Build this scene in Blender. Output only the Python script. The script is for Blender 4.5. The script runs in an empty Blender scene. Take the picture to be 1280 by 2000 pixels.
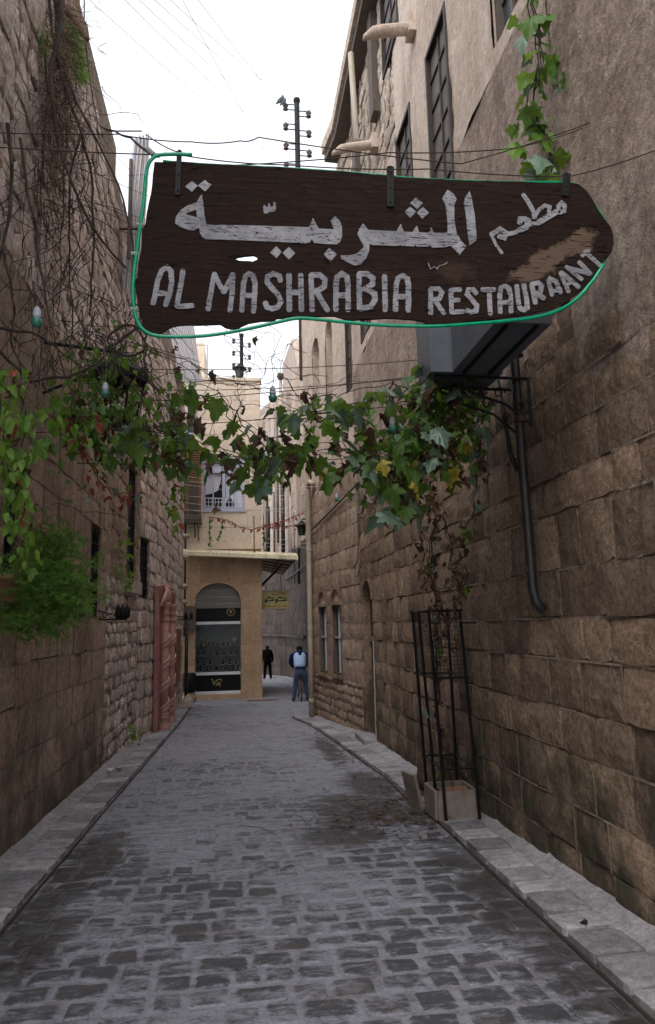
import bpy, bmesh, math, random
from mathutils import Vector, Matrix, Euler, noise
from mathutils.geometry import tessellate_polygon
random.seed(11)
rnd, uni = random.random, random.uniform
SC = bpy.context.scene
COL = SC.collection

# ---------------------------------------------------------------- camera
F = 1400.0; YAW = -0.12972407; PITCH = 0.15446441; ROLL = -0.022; EYE = 1.6
CR = Matrix.Rotation(YAW, 3, 'Z') @ Matrix.Rotation(math.pi/2+PITCH, 3, 'X') @ Matrix.Rotation(ROLL, 3, 'Z')
cd = bpy.data.cameras.new('camera'); cam = bpy.data.objects.new('camera', cd); COL.objects.link(cam)
cam.matrix_world = Matrix.Translation((0, 0, EYE)) @ CR.to_4x4()
cd.sensor_fit = 'VERTICAL'; cd.sensor_height = 24.0; cd.lens = F/2000*24.0; cd.clip_start = 0.05; cd.clip_end = 2000
SC.camera = cam
# ---------------------------------------------------------------- sky, sun, exposure
w = bpy.data.worlds.new('World'); SC.world = w; w.use_nodes = True
nt = w.node_tree; nt.nodes.clear()
sky = nt.nodes.new('ShaderNodeTexSky'); sky.sky_type = 'NISHITA'; sky.sun_disc = False
SUN_EL, SUN_AZ = math.radians(52), math.radians(-150)
sky.sun_elevation = SUN_EL; sky.sun_rotation = SUN_AZ; sky.dust_density = 4.0; sky.air_density = 1.0; sky.ozone_density = 0.6
hs = nt.nodes.new('ShaderNodeHueSaturation'); hs.inputs['Saturation'].default_value = 0.34
mixc = nt.nodes.new('ShaderNodeMix'); mixc.data_type = 'RGBA'; mixc.inputs[0].default_value = 0.55
mixc.inputs[7].default_value = (9.3, 9.7, 10.4, 1)
bg = nt.nodes.new('ShaderNodeBackground'); bg.inputs['Strength'].default_value = 0.12
ow = nt.nodes.new('ShaderNodeOutputWorld')
nt.links.new(sky.outputs[0], hs.inputs['Color']); nt.links.new(hs.outputs[0], mixc.inputs[6])
nt.links.new(mixc.outputs[2], bg.inputs['Color']); nt.links.new(bg.outputs[0], ow.inputs['Surface'])
sd = bpy.data.lights.new('sun', 'SUN'); sd.energy = 0.6; sd.angle = math.radians(40); sd.color = (1, 0.95, 0.88)
so = bpy.data.objects.new('sun', sd); COL.objects.link(so)
sdir = Vector((math.sin(SUN_AZ)*math.cos(SUN_EL), math.cos(SUN_AZ)*math.cos(SUN_EL), math.sin(SUN_EL)))
so.rotation_euler = sdir.to_track_quat('Z', 'Y').to_euler(); so.location = (0, 0, 30)
vs = SC.view_settings; vs.view_transform = 'Standard'; vs.look = 'None'; vs.gamma = 1; vs.exposure = 0.85; vs.use_curve_mapping = False
try:
    SC.cycles.max_bounces = 6; SC.cycles.diffuse_bounces = 4; SC.cycles.transparent_max_bounces = 8
except Exception: pass

# ---------------------------------------------------------------- pixel rays onto real planes
def ray(u, v): return CR @ Vector(((u-640)/F, (1000-v)/F, -1.0))
def P(u, v, d): r = ray(u, v); t = d/r.y; return Vector((r.x*t, d, r.z*t+EYE))
SLOPE = 0.03
def gz(y): return -SLOPE*y
def G(u, v, up=0.0): r = ray(u, v); t = (EYE-up)/(-r.z-SLOPE*r.y); return Vector((r.x*t, r.y*t, EYE+r.z*t))
def lerp(a, b, t): return a+(b-a)*t
def interp(tab, y):
    if y <= tab[0][1]: return tab[0][0]
    for (x0, y0), (x1, y1) in zip(tab, tab[1:]):
        if y <= y1: return lerp(x0, x1, (y-y0)/(y1-y0))
    return tab[-1][0]
CRI = CR.transposed()
def npx(p):   # approx pixel scale at a point (0 if behind camera)
    q = CRI @ (Vector(p)-Vector((0, 0, EYE)))
    if q.z > -0.5: return 0
    u = 640-F*q.x/q.z; v = 1000+F*q.y/q.z
    if u < -60 or u > 1340 or v < -60 or v > 2060: return 0.001
    return F/-q.z

# ---------------------------------------------------------------- objects
WL = {}
def tag(o, label=None, cat=None, group=None, kind=None):
    if label: o['label'] = label
    if cat: o['category'] = cat
    if group: o['group'] = group
    if kind: o['kind'] = kind
    return o
def empty(name, loc, label=None, cat=None, group=None):
    o = bpy.data.objects.new(name, None); COL.objects.link(o); o.location = loc; o.empty_display_size = 0.1
    WL[o] = Vector(loc); return tag(o, label, cat, group)
def place(name, me, loc, parent=None, rot=None, scale=None):
    o = bpy.data.objects.new(name, me); COL.objects.link(o); loc = Vector(loc)
    if parent is not None: o.parent = parent; o.location = loc-WL[parent]
    else: o.location = loc
    if rot is not None: o.rotation_euler = rot
    if scale is not None: o.scale = scale
    WL[o] = loc; return o
class MB:
    def __init__(s): s.rim = None; s.v = []; s.f = []; s.t = []; s.m = []
    def add(s, vs, fs, tint=1.0, mi=0):
        b = len(s.v); s.v += [tuple(p) for p in vs]; s.f += [tuple(i+b for i in f) for f in fs]
        s.t += [tint]*len(fs); s.m += [mi]*len(fs); return s
    def quad(s, a, b, c, d, tint=1.0, mi=0): return s.add([a, b, c, d], [(0, 1, 2, 3)], tint, mi)
    def box(s, lo, hi, tint=1.0, M=None, mi=0):
        x0, y0, z0 = lo; x1, y1, z1 = hi
        vs = [Vector(p) for p in ((x0,y0,z0),(x1,y0,z0),(x1,y1,z0),(x0,y1,z0),(x0,y0,z1),(x1,y0,z1),(x1,y1,z1),(x0,y1,z1))]
        if M is not None: vs = [M @ p for p in vs]
        return s.add(vs, [(0,3,2,1),(4,5,6,7),(0,1,5,4),(1,2,6,5),(2,3,7,6),(3,0,4,7)], tint, mi)
    def tube(s, pts, r, n=6, tint=1.0, mi=0, cap=True):
        pts = [Vector(p) for p in pts]; rs = r if isinstance(r, (list, tuple)) else [r]*len(pts)
        vs = []; up = None
        for i, p in enumerate(pts):
            d = (pts[min(i+1, len(pts)-1)]-pts[max(i-1, 0)])
            if d.length < 1e-9: d = Vector((0, 0, 1))
            d.normalize()
            if up is None: up = d.cross(Vector((0, 0, 1)) if abs(d.z) < 0.9 else Vector((1, 0, 0))).normalized()
            a = (up-d*up.dot(d))
            if a.length < 1e-6: a = d.orthogonal()
            a.normalize(); up = a; b = d.cross(a)
            for k in range(n):
                t = 2*math.pi*k/n; vs.append(p+(a*math.cos(t)+b*math.sin(t))*rs[i])
        fs = []
        for i in range(len(pts)-1):
            for k in range(n): fs.append((i*n+k, i*n+(k+1) % n, (i+1)*n+(k+1) % n, (i+1)*n+k))
        if cap: fs += [tuple(range(n))[::-1], tuple((len(pts)-1)*n+k for k in range(n))]
        return s.add(vs, fs, tint, mi)
    def lathe(s, prof, c=(0, 0, 0), n=14, tint=1.0, mi=0):
        c = Vector(c); vs = []
        for r, z in prof:
            for k in range(n): t = 2*math.pi*k/n; vs.append(c+Vector((r*math.cos(t), r*math.sin(t), z)))
        fs = [(i*n+k, i*n+(k+1) % n, (i+1)*n+(k+1) % n, (i+1)*n+k) for i in range(len(prof)-1) for k in range(n)]
        fs += [tuple(range(n))[::-1], tuple((len(prof)-1)*n+k for k in range(n))]
        return s.add(vs, fs, tint, mi)
    def prism(s, loops, fn, d0, d1, tint=1.0, mi=0):
        """extrude a 2-D polygon (with holes): fn(x, y, d) -> point"""
        flat = [p for L in loops for p in L]
        tris = tessellate_polygon([[Vector((p[0], p[1], 0)) for p in L] for L in loops])
        n = len(flat)
        vs = [fn(p[0], p[1], d0) for p in flat]+[fn(p[0], p[1], d1) for p in flat]
        fs = [tuple(t) for t in tris]+[tuple(n+i for i in t[::-1]) for t in tris]; b = 0
        for L in loops:
            m = len(L)
            for i in range(m): j = (i+1) % m; fs.append((b+i, b+j, n+b+j, n+b+i))
            b += m
        return s.add(vs, fs, tint, mi)
    def stroke(s, pts, wd, fn, d0, d1, tint=1.0, mi=0):
        """a painted stroke of width wd along 2-D points as a thin raised ribbon with round ends"""
        P2 = [Vector(p) for p in pts]; L, Rr = [], []
        for i, p in enumerate(P2):
            a = P2[max(i-1, 0)]; b = P2[min(i+1, len(P2)-1)]; d = (b-a).normalized(); n = Vector((-d.y, d.x))
            if 0 < i < len(P2)-1:
                d1_ = (P2[i]-a).normalized(); k = max(0.6, abs(Vector((-d1_.y, d1_.x)).dot(n)))
            else: k = 1
            jw = wd/2/k*uni(0.93, 1.07)
            L.append(p+n*jw); Rr.append(p-n*jw)
        d = (P2[-1]-P2[-2]).normalized(); e = P2[-1]+d*wd*0.35; nn = Vector((-d.y, d.x))*wd*0.3
        d_ = (P2[0]-P2[1]).normalized(); e0 = P2[0]+d_*wd*0.35; n0 = Vector((-d_.y, d_.x))*wd*0.3
        loop = [tuple(q) for q in L]+[tuple(e+nn), tuple(e-nn)]+[tuple(q) for q in Rr[::-1]]+[tuple(e0+n0), tuple(e0-n0)]
        m = len(L)
        vs = [fn(q[0], q[1], d1) for q in loop]; lo = [fn(q[0], q[1], d0) for q in loop]
        N = len(loop); fs = []
        for i in range(m-1): fs.append((i, i+1, N-3-(i+1), N-3-i))
        fs.append((m-1, m, m+1, m+2)); fs.append((0, N-3, N-2, N-1))
        fs += [(i, (i+1) % N, N+(i+1) % N, N+i) for i in range(N)]
        return s.add(vs+lo, fs, tint, mi)
    def mesh(s, name, mats, smooth=False, origin=None):
        if not isinstance(mats, (list, tuple)): mats = [mats]
        vs = s.v; c = Vector((0, 0, 0))
        if origin is None and vs:
            xs, ys, zs = zip(*vs); c = Vector(((min(xs)+max(xs))/2, (min(ys)+max(ys))/2, min(zs)))
        elif origin is not None: c = Vector(origin)
        me = bpy.data.meshes.new(name); me.from_pydata([(x-c.x, y-c.y, z-c.z) for x, y, z in vs], [], s.f)
        for m in mats: me.materials.append(m)
        if len(mats) > 1: me.polygons.foreach_set('material_index', s.m)
        at = me.attributes.new('tint', 'FLOAT', 'FACE'); at.data.foreach_set('value', s.t)
        if s.rim:
            ar = me.attributes.new('rim', 'FLOAT', 'POINT'); ar.data.foreach_set('value', s.rim)
        if smooth: me.polygons.foreach_set('use_smooth', [True]*len(s.f))
        me.update(); return me, c
    def build(s, name, mats, parent=None, smooth=False, kind=None):
        me, c = s.mesh(name, mats, smooth); o = place(name, me, c, parent)
        if kind: o['kind'] = kind
        return o

# ---------------------------------------------------------------- materials
def newmat(name):
    m = bpy.data.materials.new(name); m.use_nodes = True; nt = m.node_tree; nt.nodes.clear()
    out = nt.nodes.new('ShaderNodeOutputMaterial'); b = nt.nodes.new('ShaderNodeBsdfPrincipled')
    nt.links.new(b.outputs[0], out.inputs[0]); return m, nt, b, out
class NT:
    def __init__(s, nt): s.nt = nt; s.L = nt.links.new
    def n(s, t, **k):
        o = s.nt.nodes.new(t)
        for a, b in k.items(): setattr(o, a, b)
        return o
    def pos(s, sc=(1, 1, 1), obj=False):
        if obj: g = s.n('ShaderNodeTexCoord').outputs['Object']
        else: g = s.n('ShaderNodeNewGeometry').outputs['Position']
        m = s.n('ShaderNodeMapping'); m.inputs['Scale'].default_value = sc; s.L(g, m.inputs[0]); return m.outputs[0]
    def noise(s, vec, scale, detail=4, rough=0.55, dist=0.0):
        o = s.n('ShaderNodeTexNoise'); o.inputs['Scale'].default_value = scale; o.inputs['Detail'].default_value = detail
        o.inputs['Roughness'].default_value = rough; o.inputs['Distortion'].default_value = dist; s.L(vec, o.inputs['Vector']); return o.outputs['Fac']
    def voro(s, vec, scale, feat='F1'):
        o = s.n('ShaderNodeTexVoronoi'); o.feature = feat; o.inputs['Scale'].default_value = scale; s.L(vec, o.inputs['Vector']); return o.outputs['Distance']
    def rmp(s, fac, a, b, c0=0.0, c1=1.0):
        o = s.n('ShaderNodeMapRange'); o.clamp = True; s.L(fac, o.inputs[0])
        for i, x in enumerate((a, b, c0, c1)): o.inputs[i+1].default_value = x
        return o.outputs[0]
    def math(s, op, a, b=0.0, c=0.0):
        o = s.n('ShaderNodeMath'); o.operation = op
        for i, x in enumerate((a, b, c)):
            if isinstance(x, (int, float)): o.inputs[i].default_value = x
            else: s.L(x, o.inputs[i])
        return o.outputs[0]
    def mix(s, fac, a, b, mode='MIX'):
        o = s.n('ShaderNodeMix'); o.data_type = 'RGBA'; o.blend_type = mode
        for i, x in ((0, fac), (6, a), (7, b)):
            if isinstance(x, (int, float)): o.inputs[i].default_value = x
            elif isinstance(x, (tuple, list)): o.inputs[i].default_value = (*x[:3], 1)
            else: s.L(x, o.inputs[i])
        return o.outputs[2]
    def scalec(s, col, f):
        o = s.n('ShaderNodeVectorMath'); o.operation = 'SCALE'
        if isinstance(col, tuple): o.inputs[0].default_value = col[:3]
        else: s.L(col, o.inputs[0])
        if isinstance(f, (int, float)): o.inputs[3].default_value = f
        else: s.L(f, o.inputs[3])
        return o.outputs[0]
    def tint(s): o = s.n('ShaderNodeAttribute'); o.attribute_name = 'tint'; return o.outputs['Fac']
    def bump(s, h, strength, dist=0.02):
        o = s.n('ShaderNodeBump'); o.inputs['Strength'].default_value = strength; o.inputs['Distance'].default_value = dist; s.L(h, o.inputs['Height']); return o.outputs[0]
def stone_mat(name, cA, cB, dirt, streak=0.6, pit=0.5, bump=0.8, grain=1.0, rough=0.9, moss=None, patch=0.8, red=0.0, mott=1.0):
    m, nt, b, out = newmat(name); N = NT(nt); p = N.pos()
    n1 = N.noise(p, patch, 6, 0.6, 0.4); col = N.mix(N.rmp(n1, .35, .65), cA, cB)
    sp = N.pos((1.6, 1.6, 0.22)); n2 = N.noise(sp, 2.2, 6, 0.65, 0.6)
    col = N.mix(N.math('MULTIPLY', N.rmp(n2, .48, .72), streak), col, dirt)
    lt = N.noise(N.pos((2.6, 2.6, .3)), 3.1, 5, .6); col = N.mix(N.math('MULTIPLY', N.rmp(lt, .58, .72), streak*.55), col, tuple(min(1, c*1.45) for c in cB))
    if red: col = N.mix(N.math('MULTIPLY', N.rmp(N.noise(p, 1.3, 5, .6), .6, .72), red), col, (.24, .10, .065))
    hue = N.math('FRACT', N.math('MULTIPLY', N.tint(), 53.7)); col = N.mix(N.rmp(hue, .55, 1, 0, .5), col, tuple(min(1, c*k) for c, k in zip(cB, (1.12, 1.04, 1.06))))
    col = N.mix(N.rmp(hue, .3, .0, 0, .38), col, tuple(c*k for c, k in zip(cA, (.72, .74, .80))))
    blot = N.noise(p, 4.2, 7, .72, .3); col = N.mix(N.rmp(blot, .52, .66, 0, .36*mott), col, tuple(min(1, c*k) for c, k in zip(cB, (1.30, 1.30, 1.34)))); col = N.mix(N.rmp(blot, .47, .34, 0, .42*mott), col, dirt)
    n3 = N.noise(p, 16*grain, 8, 0.7); n4 = N.noise(p, 75*grain, 4, 0.7)
    col = N.scalec(col, N.rmp(n3, .28, .72, 1-.5*mott, 1+.5*mott)); col = N.scalec(col, N.rmp(n4, .3, .7, 1-.34*mott, 1+.36*mott))
    col = N.scalec(col, N.tint())
    pv = N.voro(p, 38*grain); pits = N.math('MULTIPLY', N.rmp(pv, .05, .22, 1, 0), N.rmp(n3, .45, .62, 0, 1))
    col = N.scalec(col, N.rmp(pits, 0, 1, 1, 1-.55*pit))
    if moss:
        g = N.n('ShaderNodeNewGeometry').outputs['Position']; sx = N.n('ShaderNodeSeparateXYZ'); N.L(g, sx.inputs[0])
        h = N.math('ADD', sx.outputs[2], N.math('MULTIPLY', sx.outputs[1], SLOPE))
        mk = N.math('SUBTRACT', N.noise(p, 2.3, 6, .65), N.math('MULTIPLY', h, .22)); col = N.mix(N.rmp(mk, .30, .50, 0, .9), col, moss)
    N.L(col, b.inputs['Base Color']); b.inputs['Roughness'].default_value = rough; b.inputs['Specular IOR Level'].default_value = .25
    h = N.math('ADD', N.math('MULTIPLY', n3, 1.0), N.math('MULTIPLY', n4, .6)); h = N.math('SUBTRACT', h, N.math('MULTIPLY', pits, .8*pit))
    h = N.math('ADD', h, N.math('MULTIPLY', N.noise(p, 5*grain, 3, .5), 1.6))
    N.L(N.bump(h, bump, .03), b.inputs['Normal']); return m
def plain(name, col, rough=.6, metal=0.0, var=.15, scale=8.0, bump=0.0, dirt=None, dirtamt=.4, spec=.5, obj=True):
    m, nt, b, out = newmat(name); N = NT(nt); p = N.pos(obj=obj)
    n = N.noise(p, scale, 6, .65); c = N.scalec(tuple(col), N.rmp(n, .3, .7, 1-var, 1+var)); c = N.scalec(c, N.tint())
    if dirt: c = N.mix(N.rmp(N.noise(p, scale*.4, 6, .7, .5), .5, .68, 0, dirtamt), c, dirt)
    N.L(c, b.inputs['Base Color']); b.inputs['Roughness'].default_value = rough; b.inputs['Metallic'].default_value = metal; b.inputs['Specular IOR Level'].default_value = spec
    if bump: N.L(N.bump(N.noise(p, scale*3, 6, .7), bump, .01), b.inputs['Normal'])
    return m
def leaf_mat(name, col, col2, trans=.35, rough=.45):
    m, nt, b, out = newmat(name); N = NT(nt); oi = N.n('ShaderNodeObjectInfo'); p = N.pos()
    n = N.noise(p, 9, 4, .6); f = N.math('ADD', N.math('MULTIPLY', oi.outputs['Random'], .6), N.math('MULTIPLY', n, .5))
    c = N.mix(N.rmp(f, .2, .9), col, col2); c = N.scalec(c, N.tint())
    N.L(c, b.inputs['Base Color']); b.inputs['Roughness'].default_value = rough; b.inputs['Specular IOR Level'].default_value = .45
    t = N.n('ShaderNodeBsdfTranslucent'); c2 = N.mix(.35, c, (.30, .36, .03) if col[1] > col[0] else col2); N.L(c2, t.inputs[0])
    ms = N.n('ShaderNodeMixShader'); ms.inputs[0].default_value = trans; N.L(b.outputs[0], ms.inputs[1]); N.L(t.outputs[0], ms.inputs[2]); N.L(ms.outputs[0], out.inputs[0])
    N.L(N.bump(N.noise(p, 40, 3), .25, .004), b.inputs['Normal']); return m
def glass_mat(name, col=(.03, .04, .045), rough=.08, alpha=.55):
    m, nt, b, out = newmat(name); N = NT(nt); b.inputs['Base Color'].default_value = (*col, 1); b.inputs['Roughness'].default_value = rough
    t = N.n('ShaderNodeBsdfTransparent'); ms = N.n('ShaderNodeMixShader'); ms.inputs[0].default_value = alpha
    N.L(t.outputs[0], ms.inputs[1]); N.L(b.outputs[0], ms.inputs[2]); N.L(ms.outputs[0], out.inputs[0]); return m

M = {}
M['ashlar'] = stone_mat('brown_limestone', (.25, .168, .112), (.355, .255, .18), (.085, .057, .04), .6, 1.0, 1.0, grain=1.5, moss=(.07, .066, .042), red=.5, mott=1.1)
M['ashlar2'] = stone_mat('left_limestone', (.315, .215, .15), (.43, .32, .24), (.10, .072, .055), .62, .7, .75, moss=(.11, .095, .075), red=.15)
M['rubble'] = stone_mat('rubble_limestone', (.58, .46, .385), (.74, .625, .55), (.22, .165, .13), .5, .6, 1.0)
M['pale'] = stone_mat('pale_limestone', (.46, .38, .30), (.60, .51, .42), (.22, .16, .12), .5, .5, .9)
M['mortar'] = stone_mat('wall_mortar', (.25, .19, .145), (.34, .27, .21), (.13, .10, .08), .4, .4, .7)
M['plaster'] = stone_mat('rough_plaster', (.31, .235, .185), (.46, .37, .31), (.17, .12, .09), .75, .8, 1.0, patch=1.6)
M['plaster_pale'] = stone_mat('pale_plaster', (.50, .40, .325), (.62, .52, .44), (.28, .205, .155), .6, .4, .45, patch=1.1, mott=.55)
M['ashlar3'] = stone_mat('beige_limestone', (.29, .205, .15), (.40, .30, .23), (.13, .09, .065), .6, .6, .5, mott=.7)
M['cream'] = stone_mat('cream_block', (.62, .51, .40), (.70, .60, .48), (.5, .38, .28), .35, .05, .12, grain=.6, mott=.3)
M['travertine'] = stone_mat('brown_travertine', (.40, .265, .165), (.52, .375, .25), (.26, .155, .09), .5, .7, .35, grain=1.5, mott=.6)
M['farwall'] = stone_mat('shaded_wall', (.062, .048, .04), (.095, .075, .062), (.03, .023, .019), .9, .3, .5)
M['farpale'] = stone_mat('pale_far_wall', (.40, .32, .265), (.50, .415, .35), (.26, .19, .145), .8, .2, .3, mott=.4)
M['iron'] = plain('black_iron', (.010, .010, .011), .6, .0, .3, 20, .2, spec=.25)
M['rust'] = plain('rusty_iron', (.06, .03, .02), .75, .2, .4, 20, .3)
M['shutter_board'] = plain('grey_brown_boarding', (.13, .112, .10), .75, 0, .35, 6, .3, (.12, .105, .095), .5)
M['shutter_wood'] = plain('dark_shutter_wood', (.030, .018, .014), .65, 0, .4, 12, .3)
M['pane'] = plain('dusty_pane', (.055, .065, .07), .25, 0, .4, 3, 0, (.16, .15, .14), .6)
M['dark'] = plain('dark_interior', (.008, .007, .007), .9)
M['pipe_pale'] = plain('cream_drainpipe', (.42, .36, .28), .5, 0, .15, 4, .1, (.2, .15, .1), .6)
M['pipe_dark'] = plain('dark_drainpipe', (.024, .022, .022), .5, .2, .3, 6, .2, (.07, .05, .04), .6)
M['grey_metal'] = plain('galvanised_metal', (.125, .138, .165), .5, .2, .25, 2.5, .05, (.10, .10, .11), .5)
M['redclay'] = plain('red_painted_stone', (.42, .215, .175), .6, 0, .35, 9, .35, (.42, .27, .22), .8)
M['redband'] = plain('pink_highlight_band', (.60, .36, .29), .6, 0, .3, 9, .3, (.42, .2, .16), .6)  # highlights of the twisted carving painted in as a paler pink
M['redclay2'] = plain('dark_red_plaster', (.31, .13, .115), .7, 0, .3, 4, .3, (.36, .21, .17), .8)
M['orange_board'] = plain('orange_brown_board', (.24, .10, .045), .6, 0, .2, 4)
M['cable'] = plain('black_cable', (.015, .014, .015), .6)
M['cable_grey'] = plain('grey_cable', (.12, .11, .11), .6)
M['wire_pale'] = plain('pale_cord', (.55, .5, .46), .6)
M['twig'] = plain('brown_twig', (.035, .022, .017), .85, 0, .4, 30, .4)
M['twig_pale'] = plain('dry_straw', (.20, .135, .09), .9, 0, .4, 30, .3)
M['twig_red'] = plain('red_vine_stem', (.16, .03, .03), .8, 0, .3, 30)
M['leaf'] = leaf_mat('green_leaf', (.065, .145, .03), (.125, .245, .05), .48)
M['leaf_lush'] = leaf_mat('bright_leaf', (.11, .25, .035), (.19, .33, .055), .45)
M['leaf_blue'] = leaf_mat('bluish_leaf', (.10, .17, .12), (.18, .26, .19), .2, .35)
M['leaf_dry'] = leaf_mat('dry_leaf', (.065, .035, .02), (.21, .13, .075), .25, .8)
M['leaf_yellow'] = leaf_mat('yellow_leaf', (.36, .27, .03), (.42, .38, .06), .4)
M['leaf_red'] = leaf_mat('red_leaf', (.28, .03, .03), (.38, .10, .06), .35)
M['fern'] = leaf_mat('fern_green', (.13, .27, .045), (.20, .37, .08), .4)
M['rope'] = plain('green_rope_light', (.0, .33, .165), .12, 0, .25, 30)
M['clamp'] = plain('pale_clip', (.35, .33, .3), .5)
M['terracotta'] = plain('terracotta', (.30, .15, .09), .8, 0, .2, 8, .2)
M['marble'] = plain('stained_marble', (.24, .20, .165), .65, 0, .3, 7, .3, (.11, .08, .06), .8)
M['soil'] = plain('dark_soil', (.03, .02, .014), .95, 0, .4, 20, .5)
M['lilac'] = plain('lilac_paint', (.42, .43, .58), .5, 0, .1, 5)
M['curtain'] = plain('pale_curtain', (.6, .6, .66), .8, 0, .1, 6)
M['white'] = plain('white_metal_bar', (.72, .74, .78), .4)
M['black_gloss'] = plain('black_gloss_panel', (.008, .008, .009), .3, spec=.15)
M['gold'] = plain('gold_lettering', (.35, .25, .12), .5)
M['slat_grey'] = plain('grey_shutter', (.22, .21, .20), .5, .3, .15, 4)
M['awning'] = plain('cream_corrugated_sheet', (.82, .75, .55), .6, 0, .15, 3, .1, (.4, .3, .18), .5)
M['sign_yellow'] = plain('yellow_sign_face', (.60, .52, .20), .5, 0, .08, 4)
M['sign_red'] = plain('red_brown_lettering', (.25, .06, .02), .6)
M['sign_dark'] = plain('dark_lettering', (.02, .05, .05), .6)
M['woodbrown'] = plain('brown_shutter_wood', (.17, .075, .035), .7, 0, .3, 8, .2)
M['greywood'] = plain('weathered_wood', (.10, .075, .06), .8, 0, .3, 8, .3)
M['bulb'] = plain('green_bulb_glass', (.05, .22, .15), .12, 0, .2, 6)
M['socket'] = plain('pale_lamp_socket', (.42, .44, .50), .5)
M['paper'] = plain('white_paper', (.7, .7, .7), .8)
M['jewel'] = plain('pale_necklace', (.55, .5, .45), .3, .5)
M['velvet'] = plain('black_velvet', (.015, .012, .012), .85)
M['display'] = plain('display_backing', (.20, .225, .225), .6)
M['insul'] = plain('brown_insulator', (.06, .03, .025), .4)
M['glass'] = glass_mat('shop_glass', (.02, .025, .03), .12, .15)
M['skin'] = plain('skin', (.35, .19, .13), .6)
M['hair'] = plain('dark_hair', (.008, .007, .006), .9, spec=.1)
M['black_cloth'] = plain('black_cloth', (.004, .004, .0045), .95, spec=.05)
M['navy'] = plain('navy_cloth', (.010, .014, .055), .9, spec=.15)
M['vest'] = plain('light_blue_quilt', (.42, .56, .85), .7, 0, .22, 14, .5)
M['vest_trim'] = plain('white_trim', (.7, .72, .75), .8)
M['jeans'] = plain('blue_jeans', (.035, .055, .12), .85, 0, .45, 7, .2, (.07, .09, .15), .5)
M['shoe'] = plain('dark_shoe', (.015, .013, .012), .6)
M['tyre'] = plain('bicycle_tyre', (.018, .017, .017), .8)
M['chrome'] = plain('steel_rim', (.4, .4, .42), .3, .8)
M['bird'] = plain('grey_feathers', (.09, .095, .115), .8)

def mat_board(name, painted):
    m, nt, b, out = newmat(name); N = NT(nt); p = N.pos()
    g = N.pos((.9, 1, 9)); gr = N.noise(g, 7, 8, .7, .8); gf = N.noise(N.pos((4, 1, 30)), 12, 6, .7)
    wood = N.mix(N.rmp(gr, .3, .7), (.013, .0072, .0055), (.034, .0185, .0135)); wood = N.scalec(wood, N.rmp(gf, .3, .7, .7, 1.3))
    crack = N.noise(N.pos((1.0, 1, 9)), 7.5, 5, .65, 1.2); ck = N.rmp(crack, .60, .64)
    if painted:
        c = N.mix(N.rmp(N.noise(p, 9, 5, .6), .35, .65), (.24, .24, .26), (.40, .395, .42))
        chip = N.math('MAXIMUM', N.rmp(N.noise(N.pos((1, 1, 2.6)), 30, 7, .75, .4), .56, .60), ck)
        col = N.mix(chip, c, wood); b.inputs['Roughness'].default_value = .6
    else:
        sx = N.n('ShaderNodeSeparateXYZ'); N.L(p, sx.inputs[0])
        a = P(1010, 545, 3.6); bb = P(1150, 462, 3.6)   # worn band of bare tan wood between two points on the board
        dx, dz = bb.x-a.x, bb.z-a.z; L = math.hypot(dx, dz)
        u = N.math('ADD', N.math('MULTIPLY', N.math('SUBTRACT', sx.outputs[0], a.x), dx/L), N.math('MULTIPLY', N.math('SUBTRACT', sx.outputs[2], a.z), dz/L))
        v = N.math('ADD', N.math('MULTIPLY', N.math('SUBTRACT', sx.outputs[0], a.x), -dz/L), N.math('MULTIPLY', N.math('SUBTRACT', sx.outputs[2], a.z), dx/L))
        uu = N.math('MAXIMUM', N.math('SUBTRACT', N.math('ABSOLUTE', N.math('SUBTRACT', u, L/2)), L*.42), 0.0)
        d = N.math('POWER', N.math('ADD', N.math('POWER', uu, 2.0), N.math('POWER', N.math('MULTIPLY', v, 1.3), 2.0)), .5)
        k = N.math('SUBTRACT', .085, d); k = N.math('ADD', k, N.math('MULTIPLY', N.math('SUBTRACT', N.noise(p, 11, 6, .65), .5), .26))
        k2 = N.rmp(N.noise(p, 3.3, 5, .6), .62, .72, 0, .45)
        col = N.mix(N.rmp(k, .0, .03, 0, .8), wood, (.17, .115, .082)); col = N.mix(k2, col, (.10, .062, .042))
        col = N.scalec(col, N.rmp(ck, 0, 1, 1, .12)); b.inputs['Roughness'].default_value = .75
    N.L(col, b.inputs['Base Color']); b.inputs['Specular IOR Level'].default_value = .12
    h = N.math('SUBTRACT', N.math('ADD', gr, N.math('MULTIPLY', gf, .5)), N.math('MULTIPLY', ck, 1.5))
    N.L(N.bump(h, .7, .012), b.inputs['Normal']); return m
M['board'] = mat_board('adzed_dark_wood', False); M['letter'] = mat_board('chipped_grey_paint', True)

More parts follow.
